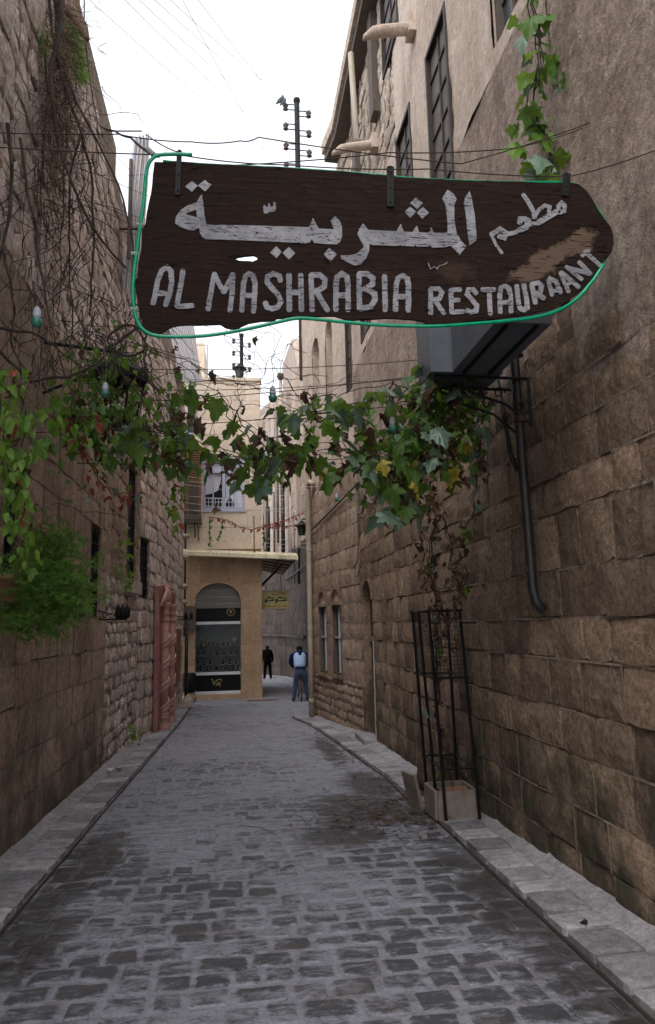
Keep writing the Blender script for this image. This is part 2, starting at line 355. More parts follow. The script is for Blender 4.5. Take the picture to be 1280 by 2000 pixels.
def mat_paver(name, base, dust_sheen, dust_sheen_lo, dust_sheen_hi):
    m, nt, b, out = newmat(name); N = NT(nt); p = N.pos(); t = N.tint()
    sx = N.n('ShaderNodeSeparateXYZ'); N.L(p, sx.inputs[0]); X, Y = sx.outputs[0], sx.outputs[1]
    big = N.noise(p, .55, 4, .6); mid = N.noise(N.pos((1, 2.2, 1)), 4.5, 7, .7, .5)
    k = N.math('ADD', N.math('MULTIPLY', big, .9), N.math('MULTIPLY', mid, 1.0)); k = N.math('ADD', k, N.math('MULTIPLY', N.math('SUBTRACT', t, 1.0), .26)); rim = N.n('ShaderNodeAttribute'); rim.attribute_name = 'rim'; k = N.math('ADD', k, N.math('MULTIPLY', rim.outputs['Fac'], .20))
    far = N.rmp(Y, 4.0, 10, 0, .20); k = N.math('ADD', k, far); k = N.math('ADD', k, N.math('MULTIPLY', N.math('SUBTRACT', N.noise(N.pos((1, 1.8, 1)), 15, 7, .75, .6), .5), 1.05))  # grazing sheen painted into the colour: paving turns paler with distance
    dm = N.rmp(k, dust_sheen_lo, dust_sheen_hi)
    fine = N.noise(p, 60, 6, .75); col = N.mix(dm, base, dust_sheen)
    warm = N.rmp(N.noise(N.pos((1, 2.5, 1)), 3.1, 7, .7), .52, .68, 0, .6); col = N.mix(warm, col, (.115, .088, .078), 'MIX')
    # damp gutter stains running beside both kerbs and a spill by the planter
    def blob(x0, y0, rx, ry):
        q = N.math('ADD', N.math('POWER', N.math('MULTIPLY', N.math('SUBTRACT', X, x0), 1/rx), 2.0), N.math('POWER', N.math('MULTIPLY', N.math('SUBTRACT', Y, y0), 1/ry), 2.0)); return N.math('SUBTRACT', 1.0, q)
    s = None
    for a in ((1.72, 4.3, .42, 2.6), (1.25, 7.4, .75, 1.0), (1.55, 8.6, .4, 1.2), (-1.12, 6.1, .30, 1.5), (-1.2, 4.7, .35, .9), (.9, 6.4, .5, .5), (1.45, 11.5, .25, 2.0)):
        v = blob(*a); s = v if s is None else N.math('MAXIMUM', s, v)
    s = N.math('ADD', s, N.math('MULTIPLY', N.math('SUBTRACT', N.noise(N.pos((1, 2, 1)), 3.6, 7, .7), .5), 3.4)); wet = N.rmp(s, .25, .75)
    col = N.mix(N.math('MULTIPLY', wet, .8), col, (.035, .030, .027))
    col = N.scalec(col, N.rmp(fine, .25, .75, .72, 1.28)); col = N.scalec(col, N.rmp(N.noise(p, 14, 6, .7), .3, .7, .82, 1.18))
    N.L(col, b.inputs['Base Color']); N.L(N.rmp(wet, 0, 1, .62, .42), b.inputs['Roughness']); b.inputs['Specular IOR Level'].default_value = .4
    h = N.math('ADD', N.noise(p, 9, 6, .65), N.math('MULTIPLY', fine, .4)); N.L(N.bump(h, .55, .02), b.inputs['Normal']); return m
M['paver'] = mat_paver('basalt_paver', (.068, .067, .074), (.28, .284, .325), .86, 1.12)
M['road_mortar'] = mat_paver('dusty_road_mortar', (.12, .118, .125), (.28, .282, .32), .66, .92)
M['kerb'] = stone_mat('grey_kerbstone', (.235, .228, .238), (.335, .325, .338), (.13, .118, .115), .3, .4, .3, patch=1.5, mott=.8)
# ================================================================ stones
def fbm(x, y, z, s): return noise.fractal(Vector((x*s, y*s, z*s)), 0.9, 2.1, 4)
class Wall:
    """vertical wall plane from a to b (plan), street side on the left hand if side=+1"""
    def __init__(s, a, b, side):
        s.a = Vector((*a, 0)); s.b = Vector((*b, 0)); s.d = (s.b-s.a); s.L = s.d.length; s.d.normalize()
        s.n = Vector((-s.d.y, s.d.x, 0))*side
    def pt(s, u, z, n=0.0): p = s.a+s.d*u+s.n*n; return Vector((p.x, p.y, z))
    def fn(s): return lambda x, y, d: s.pt(x, y, d)
def stone_spec(W, u0, u1, z0, z1, relief, gap, off=0.0, bev=.012, rough=1.0, cr=.008):
    nx, nz = 5, 4; hw = gap/2; vs = []; c = [(u0+hw+uni(-cr, cr)*.6, z0+hw+uni(-cr, cr)*.6), (u1-hw+uni(-cr, cr)*.6, z0+hw+uni(-cr, cr)*.6),
        (u1-hw+uni(-cr, cr)*.6, z1-hw+uni(-cr, cr)*.6), (u0+hw+uni(-cr, cr)*.6, z1-hw+uni(-cr, cr)*.6)]
    if gap < .02 and cr < .013 and rnd() < .22: q_ = uni(.006, .018); c[0] = (c[0][0], c[0][1]+q_*rnd()); c[1] = (c[1][0], c[1][1]+q_)
    base = off+uni(-.5, .5)*relief; tu, tz = uni(-1, 1)*relief*.4, uni(-1, 1)*relief*.4
    for j in range(nz):
        for i in range(nx):
            a, b = i/(nx-1), j/(nz-1)
            u = lerp(lerp(c[0][0], c[1][0], a), lerp(c[3][0], c[2][0], a), b); z = lerp(lerp(c[0][1], c[1][1], a), lerp(c[3][1], c[2][1], a), b)
            edge = i in (0, nx-1) or j in (0, nz-1); corner = i in (0, nx-1) and j in (0, nz-1)
            n = base+tu*(a-.5)*2+tz*(b-.5)*2+fbm(u, z, base*50, 5)*relief*.45*rough
            if edge:
                n -= bev; u += uni(-1, 1)*cr; z += uni(-1, 1)*cr
                if corner: u += (0.5-a)*2*cr*1.6; z += (.5-b)*2*cr*1.6
            vs.append(W.pt(u, z, n))
    fs = [(j*nx+i, j*nx+i+1, (j+1)*nx+i+1, (j+1)*nx+i) for j in range(nz-1) for i in range(nx-1)]
    ring = [i for i in range(nx)]+[j*nx+nx-1 for j in range(1, nz)]+[(nz-1)*nx+i for i in range(nx-2, -1, -1)]+[j*nx for j in range(nz-2, 0, -1)]
    m = len(ring); b0 = len(vs)
    for k in ring: p = vs[k]; vs.append(p-W.n*(.06+max(0, base+relief)))
    fs += [(ring[k], b0+k, b0+(k+1) % m, ring[(k+1) % m]) for k in range(m)]
    mid = W.pt((u0+u1)/2, (z0+z1)/2, base); s = npx(mid)
    view = abs((mid-Vector((0, 0, EYE))).normalized().dot(W.n))
    return [s*s*(u1-u0)*(z1-z0)*(view+.02), vs, fs]
def cut(a, b, holes):
    segs = [(a, b)]
    for h0, h1 in holes:
        out = []
        for x0, x1 in segs:
            if h1 <= x0 or h0 >= x1: out.append((x0, x1)); continue
            if h0-x0 > .04: out.append((x0, h0))
            if x1-h1 > .04: out.append((h1, x1))
        segs = out
    return segs
def lay(W, s0, s1, z0, z1, hr, lr, relief=.02, gap=.012, openings=(), specs=None, mortar=None, tr=(.8, 1.2), base=None, ztop=None, off=0.0, bev=.012, rough=1.0, cr=.008, open_j=.25):
    """courses of stones with mortar behind; openings = (s0, s1, z0, z1)"""
    z = z0; ci = 0
    while z < z1-.05:
        h = uni(*hr); zt = min(z+h, z1)
        if z1-zt < .1: zt = z1
        for o in openings:
            for q in (o[2], o[3]):
                if z+.06 < q and abs(zt-q) < h*.55: zt = min(q, z1)
        zm = (z+zt)/2; holes = [(o[0], o[1]) for o in openings if o[2] < zm < o[3]]
        segs = cut(s0, s1, holes)
        for a, b in segs:
            if mortar is not None:   # mortar bed standing a little behind the faces; some joints have lost it
                mortar.quad(W.pt(a, z, -.03+off), W.pt(b, z, -.03+off), W.pt(b, zt, -.03+off), W.pt(a, zt, -.03+off), .8)
                u = a
                while u < b:
                    v = min(b, u+uni(.25, 1.2))
                    if rnd() > open_j:
                        q = -.006+off+uni(-.006, .002)
                        mortar.quad(W.pt(u, z-gap*.9, q), W.pt(v, z-gap*.9, q), W.pt(v, z+gap*.9, q+.001), W.pt(u, z+gap*.9, q+.001), uni(.85, 1.2))
                    u = v
            u = a-uni(0, lr[0]*.7)
            while u < b-.01:
                v = u+uni(*lr)
                if b-v < lr[0]*.45: v = b
                ua, vb = max(u, a), min(v, b)
                if vb-ua > .03:
                    cu = W.pt((ua+vb)/2, zm)
                    okk = not (base and zt < base(cu)+.02) and not (ztop and z > ztop(cu)+uni(-.12, .12))
                    if okk:
                        sp = stone_spec(W, ua, vb, z, zt, relief, gap, off, bev, rough, cr); sp.append(uni(*tr)); specs.append(sp)
                        if mortar is not None and rnd() > open_j: mortar.quad(W.pt(vb-gap, z, -.007+off), W.pt(vb+gap, z, -.007+off), W.pt(vb+gap, zt, -.006+off), W.pt(vb-gap, zt, -.006+off), uni(.85, 1.15))
                u = v
        z = zt; ci += 1
def emit(specs, parent, name, mat, limit=300, smooth=False):
    specs.sort(key=lambda s: -s[0]); out = []
    for sp in specs[:limit]:
        mb = MB(); mb.add(sp[1], sp[2], sp[3]); mb.rim = sp[4] if len(sp) > 4 else None; out.append(mb.build(name, mat, parent, smooth))
    if len(specs) > limit:
        mb = MB(); mb.rim = [] if len(specs[0]) > 4 else None
        for sp in specs[limit:]:
            mb.add(sp[1], sp[2], sp[3])
            if len(sp) > 4: mb.rim += sp[4]
        o = mb.build(name+'_rest', mat, parent, smooth); o.name = name; o['kind'] = 'stuff'
    return out
def rough_sheet(W, s0, s1, z0, z1, n0, step, amp, sc, openings=(), ztop=None, zbot=None, fade=0.0):
    """displaced render coat; openings left out"""
    ss = [s0]; zs = [z0]
    while ss[-1] < s1-1e-6: ss.append(min(s1, ss[-1]+step))
    while zs[-1] < z1-1e-6: zs.append(min(z1, zs[-1]+step))
    for o in openings:
        ss += [o[0], o[1]]; zs += [o[2], o[3]]
    ss = sorted(set(round(x, 4) for x in ss if s0 <= x <= s1)); zs = sorted(set(round(x, 4) for x in zs if z0 <= x <= z1))
    mb = MB(); vs = []
    for z in zs:
        for u in ss:
            n = n0+fbm(u, z, 3.3, sc)*amp+fbm(u, z, 9.1, sc*4)*amp*.35
            if fade and z < z0+fade: n -= (1-(z-z0)/fade)**.7*(.034+.02*fbm(u, z, 7, 1.3))
            zz = z
            if z == zs[0] and zbot: zz = z+zbot*fbm(u, 0, 5, 1.7)
            vs.append(W.pt(u, zz, n))
    nx = len(ss); fs = []
    for j in range(len(zs)-1):
        for i in range(nx-1):
            um, zm = (ss[i]+ss[i+1])/2, (zs[j]+zs[j+1])/2
            if any(o[0] < um < o[1] and o[2] < zm < o[3] for o in openings): continue
            if ztop and zm > ztop(W.pt(um, zm)): continue
            fs.append((j*nx+i, j*nx+i+1, (j+1)*nx+i+1, (j+1)*nx+i))
    mb.add(vs, fs); return mb
def reveal(mb, W, o, depth, off=0.0, tint=.9, sill=True):
    s0, s1, z0, z1 = o
    mb.quad(W.pt(s0, z0, off), W.pt(s0, z0, -depth), W.pt(s0, z1, -depth), W.pt(s0, z1, off), tint)
    mb.quad(W.pt(s1, z0, off), W.pt(s1, z1, off), W.pt(s1, z1, -depth), W.pt(s1, z0, -depth), tint)
    mb.quad(W.pt(s0, z1, off), W.pt(s0, z1, -depth), W.pt(s1, z1, -depth), W.pt(s1, z1, off), tint)
    mb.quad(W.pt(s0, z0, off), W.pt(s1, z0, off), W.pt(s1, z0, -depth), W.pt(s0, z0, -depth), tint)
def arch_fill(W, o, zspring, off, depth, tint=1.0, n=14, round_=True):
    """stone left of and above an arch inside the rectangular opening o"""
    s0, s1, z0, z1 = o; c = (s0+s1)/2; hw = (s1-s0)/2; rise = z1-zspring; mb = MB(); fn = W.fn()
    arc = [(c-hw*math.cos(math.pi*k/n), zspring+rise*.985*math.sin(math.pi*k/n)) for k in range(n+1)]
    L = [(s0-.002, zspring)]+arc[1:-1]+[(s1+.002, zspring), (s1+.002, z1+.002), (s0-.002, z1+.002)]
    mb.prism([L], fn, -depth, off, tint); return mb
def window(W, o, depth, parent, nbx=2, nby=5, name='window', frame_mat='shutter_wood', pane_mat='pane', fw=.05, pr=.03):
    s0, s1, z0, z1 = o; fn = W.fn(); f = MB(); ins = [(s0+fw, z0+fw), (s1-fw, z0+fw), (s1-fw, z1-fw), (s0+fw, z1-fw)]
    f.prism([[(s0, z0), (s1, z0), (s1, z1), (s0, z1)], ins], fn, -depth, -depth+pr+.05)
    fr = f.build(name, M[frame_mat], parent)
    g = MB(); g.prism([[(s0+fw*.8, z0+fw*.8), (s1-fw*.8, z0+fw*.8), (s1-fw*.8, z1-fw*.8), (s0+fw*.8, z1-fw*.8)]], fn, -depth+.005, -depth+.02); g.build('pane', M[pane_mat], fr)
    bb = MB()
    for k in range(1, nbx): u = lerp(s0, s1, k/nbx); bb.prism([[(u-.014, z0+fw), (u+.014, z0+fw), (u+.014, z1-fw), (u-.014, z1-fw)]], fn, -depth+.022, -depth+.042)
    bb.build('mullion', M[frame_mat], fr) if nbx > 1 else None
    for k in range(1, nby):
        b = MB(); z = lerp(z0, z1, k/nby); b.prism([[(s0+fw, z-.012), (s1-fw, z-.012), (s1-fw, z+.012), (s0+fw, z+.012)]], fn, -depth+.024, -depth+.040); b.build('glazing_bar', M[frame_mat], fr)
    return fr
def waterspout(parent, base, tip, r=.085, mat='plaster_pale'):
    """half-round stone spout with a hooked lip"""
    b, t = Vector(base), Vector(tip); d = (t-b); mb = MB(); n = 10; K = 7; vs = []
    for i in range(K):
        f = i/(K-1); c = b+d*f+Vector((0, 0, -.07*max(0, f-.8)*5)); rr = r*(1.0-.05*f)*(1-.5*max(0, f-.85)/.15)
        side = d.normalized().cross(Vector((0, 0, 1)))
        for k in range(n):
            a = math.pi*2*k/n; vs.append(c+side*math.cos(a)*rr+Vector((0, 0, 1))*math.sin(a)*rr*(1.0 if math.sin(a) < 0 else .75))
    fs = [(i*n+k, i*n+(k+1) % n, (i+1)*n+(k+1) % n, (i+1)*n+k) for i in range(K-1) for k in range(n)]+[tuple(range(n))[::-1], tuple((K-1)*n+k for k in range(n))]
    mb.add(vs, fs); o = mb.build('waterspout', M[mat], parent, True)
    c = MB(); X = Matrix.Translation(b+Vector((0, 0, -r*1.5))); c.box((-.03, -r*1.3, 0), (.10, r*1.3, r*2.9), 1.0, X @ Matrix.Rotation(math.atan2(d.y, d.x), 4, 'Z')); c.build('collar', M[mat], o)
    return o

# ================================================================ ground
RK = [(1.70, -2), (1.77, 3.15), (1.84, 6.5), (1.80, 7.8), (1.83, 9), (1.75, 10.7), (1.65, 13.15), (1.54, 15.1), (1.29, 16.9)]
LK = [(-1.42, -2), (-1.38, 4.8), (-1.35, 7.5), (-1.31, 10.3), (-1.23, 16.6), (-1.25, 22.2), (-1.3, 23.4)]
RW = [(2.25, -2), (2.25, 12.95), (1.70, 17.2)]
LW = [(-1.80, -2), (-1.80, 10.5), (-1.75, 13.5), (-1.57, 14.8), (-1.50, 23.9)]
def sheet(name, pts, mat, dz, kind='structure'):
    mb = MB(); mb.add([(x, y, gz(y)+dz) for x, y in pts], [tuple(range(len(pts)))]); return mb.build(name, mat, None, kind=kind)
g = MB()   # base terrain far beyond everything
g.add([(-400, -20, .55), (400, -20, .55), (400, 50, gz(50)-.05), (400, 700, gz(50)-.05), (-400, 700, gz(50)-.05), (-400, 50, gz(50)-.05), (400, -20, -.15), (-400, -20, -.15)], [(7, 6, 2, 5), (5, 2, 3, 4)])
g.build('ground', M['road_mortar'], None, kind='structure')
# street mortar sheet, gently crowned, pavers as children
st = MB(); ys = [-2+i*.4 for i in range(int(52/.4)+1)]
xs_n = 9; vs = []
for y in ys:
    xl = interp(LK, y) if y < 23.4 else -1.6; xr = interp(RK, y) if y < 16.8 else 6.0
    if y > 23: xl = -6
    for k in range(xs_n):
        x = lerp(xl-.02, xr+.02, k/(xs_n-1)); vs.append((x, y, gz(y)-.004+fbm(x, y, 0, .8)*.004))
st.add(vs, [(j*xs_n+i, j*xs_n+i+1, (j+1)*xs_n+i+1, (j+1)*xs_n+i) for j in range(len(ys)-1) for i in range(xs_n-1)])
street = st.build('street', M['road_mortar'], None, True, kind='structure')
specs = []
def paver_spec(x0, x1, y0, y1, top, tint, cr=.007, bev=.006, sink=.03):
    nx, ny = 6, 5; vs = []; tl, tw = uni(-.004, .004), uni(-.004, .004)
    for j in range(ny):
        for i in range(nx):
            a, b = i/(nx-1), j/(ny-1); a = (0, .1, .36, .64, .9, 1)[i]; b = (0, .12, .5, .88, 1)[j]; x, y = lerp(x0, x1, a), lerp(y0, y1, b); e = i in (0, nx-1) or j in (0, ny-1)
            cor = i in (0, nx-1) and j in (0, ny-1)
            z = gz(y)+top+tl*(a-.5)*2+tw*(b-.5)*2+fbm(x, y, 1, 4)*.004-(bev if e else 0)
            if e: x += uni(-1, 1)*cr*.7; y += uni(-1, 1)*cr*.7
            if cor: x += (.5-a)*2*cr*1.5; y += (.5-b)*2*cr*1.5
            vs.append(Vector((x, y, z)))
    fs = [(j*nx+i, j*nx+i+1, (j+1)*nx+i+1, (j+1)*nx+i) for j in range(ny-1) for i in range(nx-1)]
    ring = [i for i in range(nx)]+[j*nx+nx-1 for j in range(1, ny)]+[(ny-1)*nx+i for i in range(nx-2, -1, -1)]+[j*nx for j in range(ny-2, 0, -1)]
    m = len(ring); b0 = len(vs)
    for k in ring: vs.append(vs[k]-Vector((0, 0, sink)))
    fs += [(ring[k], b0+k, b0+(k+1) % m, ring[(k+1) % m]) for k in range(m)]
    c = Vector(((x0+x1)/2, (y0+y1)/2, gz(y0))); s = npx(c); d = (c-Vector((0, 0, EYE))).normalized()
    return [s*s*(x1-x0)*(y1-y0)*abs(d.z), vs, fs, tint, [1.0 if (i in (0, nx-1) or j in (0, ny-1)) else 0.0 for j in range(ny) for i in range(nx)]+[1.0]*m]
y = 1.6; 
while y < 34:
    dy = uni(.165, .22)
    if y < 23.2: xl = interp(LK, y)+.035; xr = interp(RK, y)-.035 if y < 16.8 else 2.9
    else: xl = .9; xr = 3.3
    if 16.8 < y < 23.2: xr = 2.9
    x = xl-uni(0, .2)
    sk = uni(-.01, .01)
    while x < xr:
        ww = uni(.15, .28); a, b = max(x, xl), min(x+ww, xr)
        if b-a > .06:
            specs.append(paver_spec(a+.012, b-.012, y+.011+sk, y+dy-.011+sk, .004+uni(-.003, .0035), uni(.6, 1.35)))
        x += ww
    y += dy
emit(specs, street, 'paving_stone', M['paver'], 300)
# kerb strips both sides
def pavement(name, tabK, tabW, sgn, y0, y1, wk, label):
    base = MB(); ysx = [y0+i*.5 for i in range(int((y1-y0)/.5)+1)]; vs = []
    for y in ysx:
        xk, xw = interp(tabK, y), interp(tabW, y)+sgn*.1
        for k in range(5):
            f = k/4; x = lerp(xk+sgn*.035, xw, f); vs.append((x, y, gz(y)+lerp(.012, .10, max(0, f-.55)/.45)+fbm(x, y, 2, 2)*.006))
    base.add(vs, [(j*5+i, j*5+i+1, (j+1)*5+i+1, (j+1)*5+i) for j in range(len(ysx)-1) for i in range(4)])
    o = base.build(name, M['kerb'], None, True, kind='structure'); sp = []; y = y0
    while y < y1-.1:
        d = uni(.20, .36); ym = y+d/2; xk = interp(tabK, ym); wkk = min(wk, abs(interp(tabW, ym)-xk)-.03)
        if wkk > .08:
            x0, x1 = (xk, xk+wkk) if sgn > 0 else (xk-wkk, xk)
            s = paver_spec(x0, x1, y+.008, min(y+d-.008, y1), .045+uni(-.005, .008), uni(.72, 1.3), .006, .010, .09)
            # shear the ends to follow the kerb line
            def sh(p): q = interp(tabK, p.y)-xk; return Vector((p.x+q, p.y, p.z))
            s[1] = [sh(p) for p in s[1]]; sp.append(s)
        y += d
    emit(sp, o, 'kerbstone', M['kerb'], 300)
    return o
for nm, tab, sg in (('gutter', RK, -1), ('gutter', LK, 1)):   # open dirty joint between kerb and paving
    mb = MB(); ysx = [1+i*.2 for i in range(int((16.6 if sg < 0 else 22)/.2))]; vs = []
    for y in ysx: x = interp(tab, y); wd = .012+.012*abs(fbm(x, y, 3, 2)); vs += [(x+sg*.012, y, gz(y)+.0045), (x+sg*(.012+wd+.008), y, gz(y)+.0045)]
    mb.add([(min(a[0], b[0]), a[1], a[2]) if k == 0 else (max(a[0], b[0]), a[1], a[2]) for a, b in zip(vs[::2], vs[1::2]) for k in (0, 1)], [(2*i, 2*i+1, 2*i+3, 2*i+2) for i in range(len(ysx)-1)]); mb.build(nm, M['soil'], None, kind='structure')
pr_ = pavement('pavement_right', RK, RW, 1, 1.5, 16.9, .30, '')
pl_ = pavement('pavement_left', LK, LW, -1, 2.0, 23.4, .32, '')

# ================================================================ right-hand house
rh = empty('stone_house', (2.6, 8, gz(8)), 'tall brown limestone house on the right with dark shuttered windows and an arched door', 'house')
R1 = Wall((2.25, -1), (2.25, 12.95), 1); R2 = Wall((2.25, 12.95), (1.70, 17.2), 1)
DOOR = (12.80, 13.66, -.6, 2.34)
W1, W2, W3, W4, W0 = (7.5, 8.30, 5.95, 8.15), (9.07, 9.88, 6.1, 8.2), (9.5, 10.5, 9.7, 11.3), (12.1, 12.95, 6.5, 8.6), (5.72, 6.3, 6.5, 8.1)
W5 = (.03, .42, 6.05, 8.1)
A1, A2 = (1.42, 2.0, 5.7, 8.15), (2.6, 3.25, 5.7, 8.2)
B1, B2 = (1.34, 2.03, .58, 2.30), (2.48, 3.16, .56, 2.30)
op1 = [DOOR, W1, W2, W3, W4, W0]; op2 = [W5, A1, A2, B1, B2]
mort = MB(); specs = []
grd = lambda p: gz(p.y)
lay(R1, 1.0, 13.95, -.55, 4.25, (.25, .34), (.30, .62), .018, .009, op1, specs, mort, (.62, 1.32), lambda p: grd(p)-.1, open_j=.42, cr=.006, bev=.011)
emit(specs, rh, 'stone', M['ashlar'], 230); specs = []
lay(R2, 0, R2.L, -.6, .52, (.15, .20), (.22, .45), .022, .012, op2, specs, mort, (.8, 1.15), lambda p: grd(p)-.1, open_j=.5, cr=.014, bev=.016)
lay(R2, 0, R2.L, .52, 4.9, (.30, .42), (.35, .7), .012, .009, op2, specs, mort, (.9, 1.12), open_j=.12)
emit(specs, rh, 'beige_stone', M['ashlar3'], 200)
sp2 = []; lay(R1, 9.95, 13.95, 8.3, 11.3, (.22, .34), (.28, .5), .035, .012, op1, sp2, mort, (.85, 1.15), off=.0, bev=.02, cr=.02, open_j=.1)
lay(R2, 0, .85, 8.3, 11.3, (.22, .34), (.28, .5), .035, .012, op2, sp2, mort, (.85, 1.15), off=.0, bev=.02, cr=.02, open_j=.1)
emit(sp2, rh, 'pale_stone', M['pale'], 220)
mort.build('mortar', M['mortar'], rh)['kind'] = 'stuff'
rough_sheet(R1, 1.0, 5.3, 2.75, 11.3, .014, .05, .014, 1.6, op1, fade=1.1).build('rough_plaster', M['plaster'], rh, True)
ed = MB()   # broken end of the thick render coat
for k in range(60):
    z = 3.9+k*.12; ed.quad(R1.pt(5.3, z, .014+fbm(5.3, z, 3.3, 1.6)*.014), R1.pt(5.36+uni(0, .02), z, -.01), R1.pt(5.36, z+.12, -.01), R1.pt(5.3, z+.12, .014+fbm(5.3, z+.12, 3.3, 1.6)*.014))
ed.build('plaster_edge', M['plaster'], rh, True)
rough_sheet(R1, 5.3, 13.95, 3.6, 6.3, .012, .09, .014, 1.3, op1, fade=.9).build('rough_plaster', M['plaster'], rh, True)
rough_sheet(R1, 5.3, 13.95, 6.3, 11.3, .012, .12, .025, 1.0, op1+[(9.95, 14.1, 8.3, 11.4)]).build('pale_plaster', M['plaster_pale'], rh, True)
rough_sheet(R2, .85, R2.L, 8.3, 9.9, .014, .14, .02, 1.0, op2).build('pale_plaster', M['plaster_pale'], rh, True)
rough_sheet(R2, 0, R2.L, 4.3, 8.3, .014, .12, .014, 1.0, op2, fade=.6).build('pale_plaster', M['plaster_pale'], rh, True)
for W_, os_, dp_ in ((R1, (W0, W1, W2, W3, W4), .16), (R2, (W5,), .16), (R2, (A1, A2, B1, B2), .22), (R1, (DOOR,), .38)):
    for o in os_: rv = MB(); reveal(rv, W_, o, dp_); rv.build('opening_reveal', M['plaster_pale' if o[3] > 3 else 'ashlar'], rh)
for o in (W1, W2): window(R1, o, .05, rh, 2, 6, pane_mat='shutter_board')
window(R1, W3, .05, rh, 2, 5, pane_mat='shutter_board'); window(R1, W4, .05, rh, 2, 5, pane_mat='shutter_board'); window(R1, W0, .10, rh, 2, 4, frame_mat='greywood'); window(R2, W5, .05, rh, 2, 6, pane_mat='shutter_board')
for o, zs in ((A1, 7.75), (A2, 7.85)):
    arch_fill(R2, o, zs, .018, .2).build('arch', M['plaster_pale'], rh)
    b = MB(); b.prism([[(o[0], o[2]), (o[1], o[2]), (o[1], o[3]), (o[0], o[3])]], R2.fn(), -.25, -.19); b.build('blocked_panel', M['greywood'], rh)
for o in (B1, B2):
    arch_fill(R2, o, 2.02, .02, .1).build('arch', M['ashlar'], rh)
    t = MB(); t.prism([[(o[0], 2.02), (o[1], 2.02), (o[1], 2.31), (o[0], 2.31)]], R2.fn(), -.12, -.05); t.build('tympanum', M['plaster_pale'], rh)
    l = MB(); l.prism([[(o[0]-.01, 1.97), (o[1]+.01, 1.97), (o[1]+.01, 2.03), (o[0]-.01, 2.03)]], R2.fn(), -.12, .02); l.build('lintel', M['ashlar'], rh)
    fr = window(R2, (o[0], o[1], o[2], 1.97), .11, rh, 1, 1, fw=.035, frame_mat='greywood')
    m_ = MB(); c = (o[0]+o[1])/2; m_.prism([[(c-.014, o[2]+.04), (c+.014, o[2]+.04), (c+.014, 1.93), (c-.014, 1.93)]], R2.fn(), -.085, -.05); m_.build('mullion', M['socket'], fr)
    m_ = MB(); m_.prism([[(o[0]+.035, 1.30), (o[1]-.035, 1.30), (o[1]-.035, 1.335), (o[0]+.035, 1.335)]], R2.fn(), -.083, -.045); m_.build('glazing_bar', M['socket'], fr)
    s_ = MB(); s_.prism([[(o[0]-.05, o[2]-.07), (o[1]+.05, o[2]-.07), (o[1]+.05, o[2]), (o[0]-.05, o[2])]], R2.fn(), -.1, .045); s_.build('sill', M['ashlar'], rh)
# arched door
arch_fill(R1, DOOR, 1.98, .02, .3).build('arch', M['ashlar'], rh)
d = MB(); d.prism([[(12.8, -.6), (13.66, -.6), (13.66, 2.34), (12.8, 2.34)]], R1.fn(), -.20, -.13); door = d.build('door', M['dark'], rh)
d = MB(); d.prism([[(12.82, 1.28), (13.64, 1.28), (13.64, 1.36), (12.82, 1.36)]], R1.fn(), -.128, -.09); d.build('door_rail', M['marble'], door)
for k in range(4):
    d = MB(); u = 12.83+k*.2; d.prism([[(u, -.45), (u+.17, -.45), (u+.17, .85), (u, .85)]], R1.fn(), -.129, -.11); d.build('plank', M['greywood'], door)
d = MB(); d.prism([[(12.73, -.5), (12.77, -.5), (12.77, 1.3), (12.73, 1.3)]], R1.fn(), .0, .018); d.build('door_trim', M['clamp'], rh)
d = MB(); d.box((2.05, 11.75, gz(12)-.02), (2.3, 12.7, gz(12)+.09)); d.build('doorstep', M['kerb'], rh)
# eave, roof slab, corner pilasters
ev = MB(); fl = [R1.pt(9.0, 11.3, -.3), R1.pt(13.95, 11.3, -.3), R2.pt(.85, 11.3, -.3), R2.pt(.88, 11.3, .24), R1.pt(13.97, 11.3, .24), R1.pt(9.0, 11.3, .24)]
N_ = len(fl); ev.add(fl+[p+Vector((0, 0, .16)) for p in fl], [tuple(range(N_)), tuple(range(N_, 2*N_))[::-1]]+[(i, (i+1) % N_, N_+(i+1) % N_, N_+i) for i in range(N_)])
ev.build('eave', M['greywood'], rh)
ev = MB(); fl2 = [p+Vector((0, 0, .165)) for p in fl]; fl2 = [fl2[0], fl2[1], fl2[2], fl2[3]-R2.n*-.06, fl2[4]-R1.n*-.06, fl2[5]-R1.n*-.06]
ev.add(fl2+[p+Vector((0, 0, .25)) for p in fl2], [tuple(range(N_)), tuple(range(N_, 2*N_))[::-1]]+[(i, (i+1) % N_, N_+(i+1) % N_, N_+i) for i in range(N_)])
ev.build('parapet', M['pale'], rh)
for u in (10.9, 12.6): 
    b = MB(); b.prism([[(u, 9.5), (u+.28, 9.5), (u+.28, 11.3), (u, 11.3)]], R1.fn(), -.02, .10); b.build('pilaster', M['greywood'], rh)
b = MB(); b.tube([R1.pt(11.6, 11.1, .3), R1.pt(11.6, 9.5, .25), R1.pt(11.6, 9.45, .1)], .05, 8); b.build('drainpipe', M['pipe_pale'], rh, True)
bx = MB(); bx.box((2.66, -1, -.6), (9, 12.95, 11.3)); bx.box((2.8, 12.953, -.6), (9, 17.1, 9.9)); bx.build('house_body', M['farwall'], rh)
e1 = MB(); e1.quad(R2.pt(R2.L, -.7, .0), Vector((2.9, 17.3, -.7)), Vector((2.9, 17.3, 9.9)), R2.pt(R2.L, 9.9, .0)); e1.build('end_wall', M['ashlar2'], rh)
waterspout(rh, R1.pt(11.2, 9.15, 0), R1.pt(11.2, 9.0, .72)); waterspout(rh, R1.pt(8.75, 8.98, 0), R1.pt(8.75, 8.85, .66))
